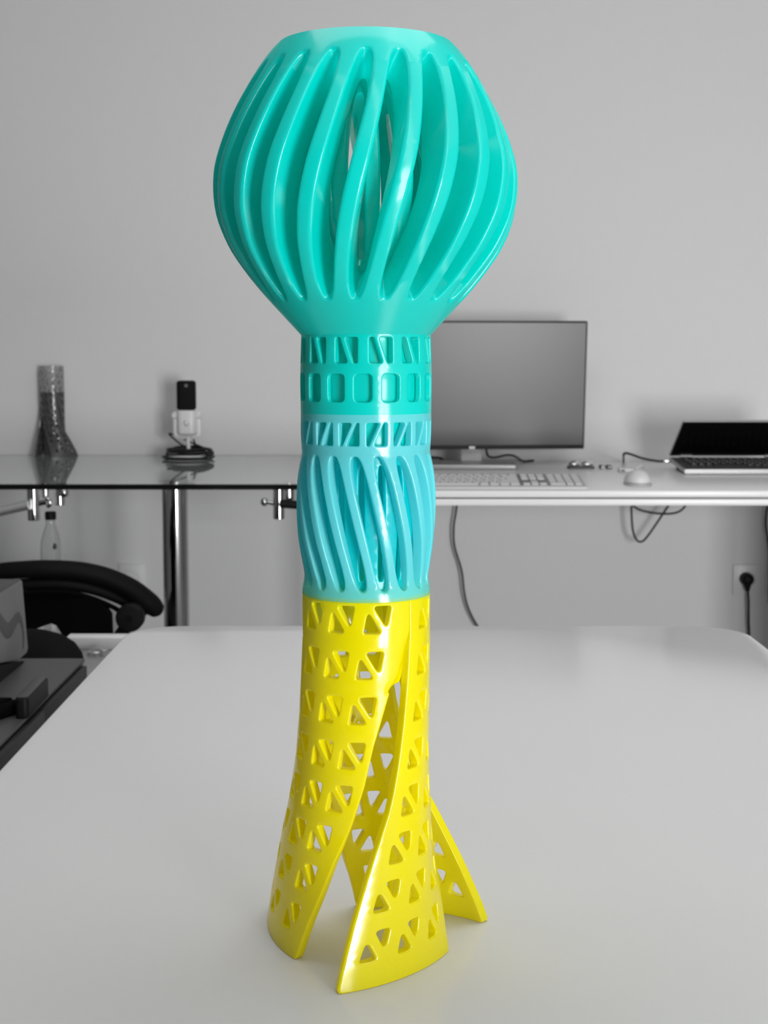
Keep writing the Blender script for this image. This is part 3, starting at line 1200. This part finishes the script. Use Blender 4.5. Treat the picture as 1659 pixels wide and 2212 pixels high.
# --- cables under the desk and the socket
WY = WALL_Y - .03
cable('power_cable', [atY(988, 1080, WY), atY(985, 1105, WY), atY(980, 1140, WY), atY(982, 1180, WY), atY(997, 1232, WY), atY(1003, 1280, WY), atY(1012, 1315, WY), atY(1030, 1350, WY), atY(1050, 1372, WY), atY(1080, 1420, WY), atY(1085, 1540, WY)],
      .0031, 'long black cable hanging down the wall just right of the tower')
cable('power_cable', [atY(1365, 1084, WY - .05), atY(1364, 1105, WY - .05), atY(1367, 1145, WY - .05), atY(1375, 1166, WY - .05), atY(1386, 1170, WY - .05), atY(1399, 1158, WY - .05), atY(1424, 1122, WY - .05), atY(1449, 1084, WY - .05)],
      .0031, 'black cable hanging in a narrow V loop under the desk')
cable('power_cable', [atY(1362, 1084, WY - .09), atY(1375, 1098, WY - .09), atY(1400, 1106, WY - .09), atY(1435, 1110, WY - .09), atY(1462, 1107, WY - .09), atY(1477, 1097, WY - .09), atY(1485, 1082, WY - .09)],
      .0031, 'black cable sagging in a shallow bow under the desk')
cable('power_cable', [atY(1660, 1082, WY), atY(1655, 1110, WY), atY(1654, 1135, WY), atY(1658, 1165, WY), atY(1661, 1200, WY), atY(1661, 1300, WY)],
      .0031, 'black cable at the very edge of the photo beneath the laptop')


def socket(u0, u1, v0, v1, label, plug=True):
    a, c = atY(u0, v0, WALL_Y), atY(u1, v1, WALL_Y)
    cx, cz = (a.x + c.x) / 2, (a.z + c.z) / 2
    s = thing('wall_socket', label, 'socket', (cx, WALL_Y, cz))
    obj('plate', box2(NB(), (a.x, WALL_Y - .008, c.z), (c.x, WALL_Y, a.z), .002), M['plate'], s)
    R90 = Matrix.Rotation(PI / 2, 4, 'X')
    obj('rim', lathe(NB(), [(.0205, .0), (.0205, .011), (.0225, .0115), (.0245, .010), (.025, .0), (.0205, 0)], (cx, WALL_Y, cz), 40, R90, False), M['plate'], s)
    return s, cx, cz


s_, cx, cz = socket(1583, 1648, 1219, 1284, 'white wall socket plate with black plug under the desk')
pp = atY(1615, 1252, WALL_Y - .03)
plug = thing('power_plug', 'round black plug with straight cable in the wall socket', 'plug', (cx, WALL_Y - .011, pp.z))
R90 = Matrix.Rotation(PI / 2, 4, 'X')
obj('plug_body', lathe(NB(), [(0, 0), (.0185, 0), (.0185, .020), (.0165, .027), (.010, .031), (0, .032)], (pp.x, WALL_Y - .011, pp.z), 32, R90), M['black'], plug)
obj('strain_relief', tube(NB(), [(pp.x, WALL_Y - .028, pp.z - .008), (pp.x + .001, WALL_Y - .028, pp.z - .022), (pp.x + .002, WALL_Y - .027, pp.z - .034)], .008, 14, radii=[.014, .009, .0055]), M['black'], plug)
obj('cord', tube(NB(), [(pp.x + .002, WALL_Y - .027, pp.z - .030), atY(1617, 1300, WALL_Y - .027), atY(1617, 1340, WALL_Y - .025), atY(1618, 1365, WALL_Y - .02), atY(1619, 1420, WALL_Y - .02), (pp.x + .006, WALL_Y - .03, .006)], .0038, 10), M['cable'], plug)
socket(257, 314, 1217, 1280, 'white wall socket plate by the chrome column, behind the chair')

# =================================================================== GLASS TABLE (left, against the wall)
GZ = CAM_H - 210 * WALL_Y * CP / FPX - .004
GY0 = atZ(400, 1046, GZ).y
GX0, GX1 = -2.1, atZ(770, 1046, GZ).x
gt = thing('glass_table', 'long glass-topped table on a chrome column against the wall', 'table', ((GX0 + GX1) / 2, (GY0 + WALL_Y) / 2, 0))
b = NB()
slab(b, [(GX0, GY0 + .006), (GX1, GY0 - .004), (GX1, WALL_Y - .005), (GX0, WALL_Y - .005)], GZ - .012, GZ, .0006, 1)
bmesh.ops.recalc_face_normals(b, faces=b.faces)
for f in b.faces:
    f.material_index = 1 if abs(f.normal.z) < .5 else 0
obj('glass_top', b, [M['glass'], M['glass_edge']], gt, smooth=False)
CY = GY0 + .10
pcx = atY(380, 1200, CY).x
b = NB()
rod(b, (pcx, CY, .012), (pcx, CY, GZ - .016), .0293, 40, .001)
obj('column', b, M['chrome'], gt)
obj('column_foot', lathe(NB(), [(.0, 0), (.06, 0), (.06, .006), (.03, .012), (0, .012)], (pcx, CY, 0), 40), M['chrome'], gt)
obj('mount', lathe(NB(), [(0, 0), (.036, 0), (.036, .005), (0, .005)], (pcx, CY, GZ - .0150), 40), M['chrome'], gt)
obj('column', rod(NB(), (-1.95, CY, .0), (-1.95, CY, GZ - .0120), .0293, 40, .001), M['chrome'], gt)
obj('column', rod(NB(), (-1.95, WALL_Y - .12, .0), (-1.95, WALL_Y - .12, GZ - .0120), .0293, 40, .001), M['chrome'], gt)
BY = GY0 + .05


def bracket(u, v0, v1, w, Y):
    a, c = atY(u, v0, Y), atY(u, v1, Y)
    rod(b := NB(), (a.x, Y, c.z), (a.x, Y, GZ - .0122), w, 24, .0012)
    return obj('bracket', b, M['chrome'], gt)


bracket(71.5, 1048, 1124, .0135, BY)
bracket(98, 1048, 1076, .0075, BY + .02)
bracket(128.5, 1048, 1091, .0115, BY)
bracket(602, 1046, 1121, .0130, BY)
bracket(624, 1046, 1080, .0120, BY + .03)
obj('knob', blob(NB(), atY(138, 1064, BY - .012), (.0115, .0115, .0115), flat=False), M['chrome'], gt)
obj('rail', tube(NB(), [atY(-120, 1130, BY - .02), atY(0, 1104, BY - .02), atY(62, 1090, BY - .02)], .0118, 20, smooth=False), M['brushed'], gt)
obj('rail_end', tube(NB(), [atY(82, 1088, BY), atY(100, 1084, BY)], .0062, 16, smooth=False), M['chrome'], gt)
obj('hook', tube(NB(), [atY(100, 1076, BY), atY(107, 1082, BY), atY(108, 1090, BY), atY(102, 1095, BY)], .0045, 12), M['chrome'], gt)
obj('rail', tube(NB(), [atY(606, 1088, BY - .012), atY(660, 1092, BY - .012), atY(760, 1098, BY - .01)], .0095, 20, smooth=False), M['black'], gt)
obj('rail_end', tube(NB(), [atY(574, 1084, BY), atY(592, 1088, BY)], .0046, 16, smooth=False), M['chrome'], gt)
obj('knob', blob(NB(), atY(571, 1084, BY), (.0085, .0085, .0100), flat=False), M['chrome'], gt)

# --- microphone
pmic = atZ(405, 992, GZ)
MYc = pmic.y
S = MYc / FPX
mic = thing('microphone', 'black-topped white desk microphone on round base on the glass table', 'microphone', (pmic.x, MYc, GZ))
zt_, zm_, zb_ = atY(404, 822, MYc).z, atY(404, 886, MYc).z, atY(404, 938, MYc).z
mx = pmic.x


def rounded_block(x0, x1, y0, y1, z0, z1, r, bev):
    return slab(NB(), round_rect(x0, x1, y0, y1, r), z0, z1, bev, 4)


obj('grille', rounded_block(mx - .0265, mx + .0255, MYc - .021, MYc + .021, zm_, zt_, .016, .008), M['grille'], mic)
obj('body', rounded_block(mx - .0265, mx + .0265, MYc - .021, MYc + .021, zb_, zm_ + .0005, .016, .005), M['white_plastic'], mic)
pk = atY(404, 913, MYc - .021)
kn = obj('dial', lathe(NB(), [(0, 0), (.0075, 0), (.0075, .006), (.006, .008), (0, .008)], (pk.x, MYc - .0205, pk.z), 24, Matrix.Rotation(PI / 2, 4, 'X')), M['white_plastic'], mic)
pk = atY(402, 833, MYc - .021)
obj('indicator', lathe(NB(), [(0, 0), (.0045, 0), (.0045, .001), (0, .001)], (pk.x, MYc - .0205, pk.z), 20, Matrix.Rotation(PI / 2, 4, 'X')), M['key_dark_bed'], mic)
zy0 = zb_ - .006
b = NB()
yk = [(-.031, zm_ - .004), (-.0315, zb_ + .02), (-.0305, zb_ - .001), (-.022, zy0), (0, zy0 - .001), (.022, zy0), (.0305, zb_ - .001), (.0315, zb_ + .02), (.031, zm_ - .004)]
tube(b, [(mx + x, MYc, z) for x, z in yk], .0035, 10, 6, squash=2.0)
obj('yoke', b, M['white_plastic'], mic)
for s in (-1, 1):
    obj('pivot', rod(NB(), (mx + s * .026, MYc, zm_ - .016), (mx + s * .040, MYc, zm_ - .016), .008, 20, .001), M['white_plastic'], mic)
obj('stem', rod(NB(), (mx + .004, MYc, GZ + .012), (mx + .002, MYc, zy0), .0055, 16), M['white_plastic'], mic)
obj('base', lathe(NB(), [(0, 0), (.051, 0), (.052, .004), (.050, .012), (.012, .017), (.0075, .024), (0, .024)], (mx, MYc, GZ), 48), M['white_plastic'], mic)
# cable: one loose loop on the glass around the base, then turns heaped on top of the base
pts = []
rnd = random.Random(3)
for i in range(30):
    a = -.4 + 2 * PI * i / 15
    rr = .060 + (.004 if i > 14 else 0) + rnd.uniform(-.0012, .0012)
    pts.append((mx + .002 + rr * 1.10 * math.cos(a), MYc + rr * math.sin(a), GZ + .0032 + .0038 * (i > 15) + .002 * max(0, math.sin(a))))
pts.append((mx + .070, MYc - .004, GZ + .014))
for i in range(5 * 15):
    a = 2 * PI * i / 15
    lay = i / 15.0
    rr = .044 + .010 * math.sin(lay * 2.3 + 1) + rnd.uniform(-.0016, .0016)
    zz_ = GZ + (.0165 if rr < .049 else .0155) + .0032 * lay
    pts.append((mx + .003 + rr * 1.2 * math.cos(a), MYc + rr * .9 * math.sin(a), zz_ + .004 * math.sin(a)))
pts += [(mx + .018, MYc + .026, GZ + .040), atY(372, 938, MYc + .03), atY(368, 941, MYc + .03), atY(398, 964, MYc + .026), (mx + .015, MYc + .025, GZ + .036),
        atY(421, 958, MYc + .025), atY(416, 944, MYc + .02), (mx + .010, MYc + .012, zb_ - .002)]
cc = obj('cable', tube(NB(), pts, .0024, 8, 4, round_ends=True), M['cable'], mic)
cc['label'] = 'thin black cable coiled around the base'
for k in range(5):
    b = NB()
    tube(b, [(mx + (.020 + .007 * k) * math.cos(a), MYc + .002 + (.018 + .006 * k) * math.sin(a), GZ + .0205 + .0012 * k + .003 * math.sin(a * 2 + k)) for a in np.linspace(0, 2 * PI, 20)], .0026, 8, 3)
    obj('loop', b, M['cable'], cc)
for k in range(4):
    b = NB()
    tube(b, [(mx + .02 + .012 * k, MYc + .03 - .01 * k, GZ + .030), (mx + .05 + .004 * k, MYc + .01, GZ + .030 - .003 * k), (mx + .073 - .002 * k, MYc - .012, GZ + .018), (mx + .056, MYc - .035, GZ + .006 + .004 * k)], .0026, 8, 5)
    obj('loop', b, M['cable'], cc)

# --- second printed tower (smoky clear), standing on the glass table
pt = atZ(116, 984, GZ)
st = thing('smoky_tower', 'smoky translucent printed tower with flared foot on the glass table', 'sculpture', (pt.x, pt.y, GZ))
sb = bpy.data.objects.new('base', None)
COL.objects.link(sb)
sb.parent = st
sb.rotation_euler = (0, 0, math.radians(73.5))
sb.scale = (-1, 1, 1)                             # this print twists the other way
st.scale = (1.05, 1.05, 1.0)
for g, me in LEG_MESH.items():
    m2 = me.copy()
    m2.materials.clear()
    m2.materials.append(M['smoke_print'])
    link_mesh('leg', m2, sb)
ztop = atY(116, 788, pt.y).z - GZ
V, F, G = ring_cells([.1805, .1990], [.0322, .0324], 12, .1898, .0124, .0132, .0026, .0012, 0, .0040, .0008)
me = split_meshes(V, F, G, lambda g: 'upper_tube', M['clear_print'])[0]
k = 0
while .1805 + (k + 1) * .0185 <= ztop + .004:
    o = link_mesh('upper_ring', me, st)
    o.location = (0, 0, k * .0185)
    o.rotation_euler = (0, 0, math.radians(-8 * k))
    k += 1
V, F, G = shell([(x, z) for x, z in [(-.0338, .0), (.0338, 0), (.0338, .18), (-.0338, .18)]], [], rev_pos([.0, .09, .18], [.0265, .0265, .0268], 3, lambda z: 0.0, .0323, 0, True), .002, .0002, (.004, .006), 3, [False] * 4)
core2 = link_mesh('inner_tube', split_meshes(V, F, G, lambda g: 'inner_tube', M['smoke_print'])[0], st)

# --- bottle on a low cabinet under the glass table
BYp = 3.36
pb = atY(109, 1105, BYp)
bot = thing('plastic_bottle', 'clear plastic bottle with black cap below the glass table', 'bottle', (pb.x, BYp, pb.z - .235))
z0 = pb.z - .235
obj('cap', lathe(NB(), [(0, 0), (.0125, 0), (.0130, .002), (.0130, .017), (.0115, .019), (0, .019)], (pb.x, BYp, z0 + .216), 28), M['black'], bot)
prof = [(0, .002), (.018, 0), (.0245, .004), (.0255, .02), (.0245, .05), (.0255, .08), (.0245, .10), (.0255, .125), (.0253, .145), (.0235, .165), (.018, .186), (.013, .200), (.0112, .206), (.0112, .218)]
inner = [(max(0, r - .0011), z + (.0011 if i < 3 else 0)) for i, (r, z) in enumerate(prof)][::-1]
obj('bottle_body', lathe(NB(), prof + inner, (pb.x, BYp, z0), 36, caps=False), M['bottle'], bot)
b = NB()
for a0, z_, w in ((-1.05, .155, .006), (-1.75, .112, .006)):
    p = Vector((pb.x + .0246 * math.cos(a0), BYp + .0246 * math.sin(a0), z0 + z_))
    obj('print_mark', blob(NB(), p, (w, .003, .0075), 12, 8, flat=False), M['label_print'], bot)
lc = thing('low_cabinet', 'low pale cabinet under the glass table carrying the bottle', 'cabinet', (pb.x, BYp + .15, 0))
obj('body', box2(NB(), (pb.x - .12, BYp - .035, .02), (pb.x + .12, BYp + .36, z0), .003), M['pale_plastic'], lc)
obj('plinth', box2(NB(), (pb.x - .11, BYp - .02, .0), (pb.x + .11, BYp + .34, .021)), M['lap_deck'], lc)
for i in range(2):
    d_ = obj('drawer', box2(NB(), (pb.x - .112, BYp - .046, .03 + i * (z0 - .03) / 2), (pb.x + .112, BYp - .0345, .02 + (i + 1) * (z0 - .03) / 2), .002), M['pale_plastic'], lc)
    obj('handle', rod(NB(), (pb.x - .04, BYp - .052, (i + .75) * (z0 - .03) / 2 + .02), (pb.x + .04, BYp - .052, (i + .75) * (z0 - .03) / 2 + .02), .005, 12), M['chrome'], d_)

# =================================================================== OFFICE CHAIR
HY = 2.75
cpx = atY(80, 1300, HY).x
ch = thing('office_chair', 'black office chair with curved padded top rail by the chrome column', 'chair', (cpx, HY + .22, 0))
roll = [(-170, 1330), (-130, 1282), (-60, 1246), (0, 1235), (40, 1231), (100, 1229), (170, 1233), (230, 1247), (283, 1272), (320, 1300), (333, 1312)]


def bow(u):                                       # the backrest curves around the sitter
    return HY + .0000014 * (u - 85) ** 2 * .8


obj('top_rail', tube(NB(), [atY(u, v, bow(u)) for u, v in roll], .020, 24, 8, radii=[.019, .0185, .018, .017, .017, .0175, .018, .019, .0205, .021, .0195], round_ends=True), M['black_soft'], ch)
band = [(-140, 1320), (-70, 1285), (0, 1268), (60, 1262), (130, 1261), (190, 1269), (245, 1288), (290, 1313), (312, 1324)]
obj('rail_welt', tube(NB(), [atY(u, v, bow(u) + .006) for u, v in band], .010, 16, 8, radii=[.010, .010, .011, .0115, .012, .012, .011, .0075, .006], round_ends=True), M['black_soft'], ch)
rim = [(-120, 1322), (-60, 1300), (0, 1288), (50, 1281), (100, 1278), (150, 1280), (195, 1291), (235, 1307), (262, 1322), (275, 1332)]
obj('rim', tube(NB(), [atY(u, v, bow(u) - .004) for u, v in rim], .0048, 12, 8), M['black_fabric'], ch)
hp = atY(281, 1334, HY)
hub = obj('pivot_disc', lathe(NB(), [(0, 0), (.024, 0), (.0275, .004), (.0275, .026), (.024, .030), (.010, .031), (0, .031)], (hp.x, HY + .02, hp.z), 40, Matrix.Rotation(PI / 2, 4, 'X')), M['black'], ch)
obj('screw', lathe(NB(), [(0, 0), (.006, 0), (.005, .003), (0, .003)], (hp.x, HY - .0105, hp.z), 20, Matrix.Rotation(PI / 2, 4, 'X')), M['black_soft'], hub)
# back panel
pan = [(-120, 1330), (-60, 1303), (0, 1290), (50, 1283), (100, 1280), (150, 1283), (195, 1294), (222, 1308), (237, 1330), (240, 1410), (236, 1470), (180, 1490), (-40, 1490), (-100, 1470)]
b = NB()
prism(b, [atY(u, v, HY + .004) for u, v in pan], (0, .03, 0))
obj('back_panel', b, M['black_fabric'], ch)
seat_z = .42
scx, scy = cpx, HY + .26
obj('seat', slab(NB(), round_rect(scx - .22, scx + .22, HY + .04, HY + .44, .09), seat_z - .07, seat_z, .025, 4), M['black_soft'], ch)
obj('arm', tube(NB(), [(hp.x, HY + .008, hp.z - .01), atY(262, 1368, HY + .01), atY(245, 1400, HY + .03), atY(238, 1450, HY + .06), (scx + .16, HY + .14, seat_z - .05)], .012, 14), M['black'], ch)
obj('back_post', tube(NB(), [(scx, HY + .03, .62), (scx, HY + .045, .50), (scx, HY + .10, .42), (scx, scy, .385)], .022, 14), M['black'], ch)
obj('gas_column', rod(NB(), (scx, scy, .08), (scx, scy, seat_z - .06), .025, 20), M['black'], ch)
for i in range(5):
    a = 2 * PI * i / 5 - math.radians(70)
    e = Vector((scx + .26 * math.cos(a), scy + .26 * math.sin(a), .065))
    l_ = obj('base_leg', tube(NB(), [(scx, scy, .10), (scx + .13 * math.cos(a), scy + .13 * math.sin(a), .088), e], .018, 12, radii=[.022, .018, .014]), M['black'], ch)
    obj('caster', rod(NB(), e + Vector((-.012 * math.sin(a), .012 * math.cos(a), -.040)), e + Vector((.012 * math.sin(a), -.012 * math.cos(a), -.040)), .025, 20, .003), M['black'], l_)

# =================================================================== DARK CABINET AND WHAT LIES ON IT
QZ = .60
qb = atZ(100, 1422, QZ)
QX1 = atZ(182, 1423, QZ).x
QX0, QY0, QY1 = -.95, 1.25, qb.y
cab = thing('dark_cabinet', 'dark grey low cabinet along the side of the pale table', 'cabinet', ((QX0 + QX1) / 2, (QY0 + QY1) / 2, 0))
obj('top', box2(NB(), (QX0, QY0, QZ - .005), (QX1, QY1, QZ), .0010), M['cabinet'], cab)
obj('body', box2(NB(), (QX0 + .006, QY0 + .006, .04), (QX1 - .006, QY1 - .006, QZ - .005), .001), M['cabinet_side'], cab)
obj('plinth', box2(NB(), (QX0 + .03, QY0 + .03, 0), (QX1 - .03, QY1 - .03, .041)), M['black'], cab)
ny = 3
for i in range(ny):
    y0, y1 = QY0 + .012 + i * (QY1 - QY0 - .024) / ny, QY0 + .012 + (i + 1) * (QY1 - QY0 - .024) / ny
    d_ = obj('door', box2(NB(), (QX1 - .0065, y0 + .002, .05), (QX1 + .006, y1 - .002, QZ - .008), .0015), M['cabinet_side'], cab)
    obj('handle', box2(NB(), (QX1 + .005, y1 - .05, QZ - .10), (QX1 + .016, y1 - .035, QZ - .03), .002), M['black'], d_)

# carton, its right side facing us along the cabinet
def atX(u, v, X):
    r = ray(u, v)
    return Vector((0, 0, CAM_H)) + r * (X / r.x)


SX = -.517
car = thing('grey_carton', 'upright grey box with dark curved print on the dark cabinet', 'box', (SX - .07, 1.95, QZ))
prof_ = [(48, 1247), (61, 1400), (58, 1412), (48, 1421), (36, 1427), (0, 1433), (-55, 1445)]
pr = [atX(u, v, SX) for u, v in prof_]
pr[0].z = .723
topf = Vector((SX, pr[-1].y, .723))
for q in pr:
    q.z = max(q.z, QZ + .002)
b = NB()
prism(b, pr + [topf], (-.15, 0, 0))
bmesh.ops.bevel(b, geom=b.edges[:], offset=.0018, segments=2, affect='EDGES')
obj('carton_body', b, M['carton'], car)
obj('lid', box2(NB(), (SX - .148, topf.y + .003, .7228), (SX - .002, pr[0].y - .004, .7245), .0006), M['carton_top'], car)
b = NB()
tube(b, [atX(u, v, SX + .0003) for u, v in ((-22, 1318), (-8, 1330), (0, 1341), (8, 1354), (17, 1362), (26, 1354), (35, 1338), (42, 1334), (48, 1350), (51, 1375), (50, 1402))], .009, 10, 6,
     radii=[.007, .008, .010, .011, .011, .011, .009, .007, .006, .005, .004], squash=1.0)
for v in b.verts:
    v.co.x = SX + .0003 + (v.co.x - SX) * .03
obj('printed_curve', b, M['carton_print'], car)
b = NB()
yb_, yf_ = pr[2].y - .002, pr[-1].y + .004
prism(b, [(SX - .004, yb_, QZ), (SX - .004, yf_, QZ), (SX - .004, yf_, pr[-1].z - .003), (SX - .004, pr[5].y, pr[5].z - .003), (SX - .004, pr[4].y, max(QZ + .004, pr[4].z - .003)), (SX - .004, yb_, QZ + .002)], (-.14, 0, 0))
fo = obj('black_wedge', b, M['black'], sharp=20)
tag(fo, 'black wedge-shaped stand propping up the front of the grey printed box', 'stand')
# rounded dark case near the cabinet edge
c0, c1 = atZ(66, 1553, QZ), atZ(108, 1506, QZ)
d = Vector((c1.x - c0.x, c1.y - c0.y, 0))
ang = math.atan2(d.y, d.x)
ca = thing('small_case', 'small dark rounded case lying near the edge of the cabinet', 'case', ((c0.x + c1.x) / 2, (c0.y + c1.y) / 2, QZ))
mid = (c0 + c1) / 2
R = Matrix.Rotation(ang, 3, 'Z')
b = NB()
slab(b, round_rect(-.058, .062, -.006, .011, .006), 0, .026, .003, 3)
bmesh.ops.rotate(b, cent=(0, 0, 0), matrix=R, verts=b.verts)
bmesh.ops.translate(b, vec=(mid.x - .008, mid.y, QZ), verts=b.verts)
obj('case_body', b, M['black'], ca)
b = NB()
slab(b, round_rect(-.057, .061, -.005, .010, .005), .0262, .0275, .0006, 2)
bmesh.ops.rotate(b, cent=(0, 0, 0), matrix=R, verts=b.verts)
bmesh.ops.translate(b, vec=(mid.x - .008, mid.y, QZ), verts=b.verts)
obj('case_lid', b, M['cabinet'], ca)
# black bag/pouch at the frame's left
g0 = atZ(48, 1516, QZ + .012)
po = thing('black_pouch', 'flat black pouch on the dark cabinet in front of the small case', 'pouch', (g0.x - .1, g0.y - .08, QZ))
b = NB()
slab(b, [(g0.x, g0.y), (g0.x - .22, g0.y + .006), (g0.x - .22, g0.y - .17), (g0.x - .075, g0.y - .17), (g0.x - .004, g0.y - .022)], QZ, QZ + .016, .004, 3)
obj('pouch_body', b, M['black_fabric'], po)
obj('flap', slab(NB(), [(g0.x - .012, g0.y - .003), (g0.x - .20, g0.y + .002), (g0.x - .20, g0.y - .05), (g0.x - .03, g0.y - .05)], QZ + .0155, QZ + .0185, .001), M['black_fabric'], po)

# trolley behind the cabinet with clutter
RZ = .545
RY0, RY1 = QY1 + .03, 2.47
tr = thing('low_trolley', 'low grey trolley behind the dark cabinet carrying papers and cushion', 'trolley', (-.58, (RY0 + RY1) / 2, 0))
obj('top', slab(NB(), round_rect(-.78, -.36, RY0, RY1, .02), RZ - .02, RZ, .002), M['trolley'], tr)
for sx in (-.76, -.38):
    for sy in (RY0 + .03, RY1 - .03):
        obj('leg', rod(NB(), (sx, sy, 0), (sx, sy, RZ - .018), .01, 12), M['black'], tr)
pd = atY(52, 1430, 2.26)
cu = obj('dark_cushion', lathe(NB(), [(0, 0), (.085, 0), (.092, .006), (.090, .016), (.080, .032), (.064, .044), (.040, .053), (.015, .0575), (0, .058)], (pd.x, 2.27, RZ), 40), M['cushion'])
tag(cu, 'dark domed cushion behind the cabinet beside the grey carton', 'cushion')
# crumpled white paper
PYp = 2.40
b = NB()
pl_ = [[(66, 1364), (95, 1352), (111, 1347), (121, 1351), (131, 1366), (140, 1393)], [(62, 1412), (90, 1408), (112, 1405), (126, 1405), (138, 1408), (148, 1410)]]
vs = []
for r_, row in enumerate(pl_):
    vs.append([b.verts.new(atY(u, v, PYp + (.012 if i % 2 else -.006) - (.02 if r_ else 0))) for i, (u, v) in enumerate(row)])
for i in range(5):
    b.faces.new((vs[0][i], vs[0][i + 1], vs[1][i + 1], vs[1][i]))
bmesh.ops.solidify(b, geom=b.faces[:], thickness=.003)
mz = min(v.co.z for v in b.verts)
for v in b.verts:
    if v.co.z < RZ + .012:
        v.co.z = RZ + .0005
pp_ = obj('crumpled_paper', b, M['paper'], sharp=20)
tag(pp_, 'crumpled white paper standing behind the dark cushion', 'paper')
pk0 = atZ(210, 1404, RZ)
pkt = thing('card_packet', 'flat light grey card packet lying behind the pale table\'s far left corner', 'packet', (pk0.x, pk0.y, RZ))
obj('packet', box2(NB(), (pk0.x - .055, pk0.y, RZ), (pk0.x + .07, pk0.y + .034, RZ + .019), .002), M['pack'], pkt)
obj('flap', box2(NB(), (pk0.x - .052, pk0.y + .004, RZ + .0188), (pk0.x + .066, pk0.y + .032, RZ + .022), .001), M['paper'], pkt)
pw = atZ(205, 1416, RZ)
b = NB()
tube(b, [(pw.x - .008 + (.006 + .004 * math.sin(a * .5)) * math.cos(a) + .0022 * a, pw.y + .012 * math.sin(a), RZ + .0035 + .0006 * a) for a in np.linspace(0, 12, 40)], .0022, 8, 2)
wc = obj('wire_coil', b, M['silver'])
tag(wc, 'small shiny coil of wire in front of the card packet', 'wire')
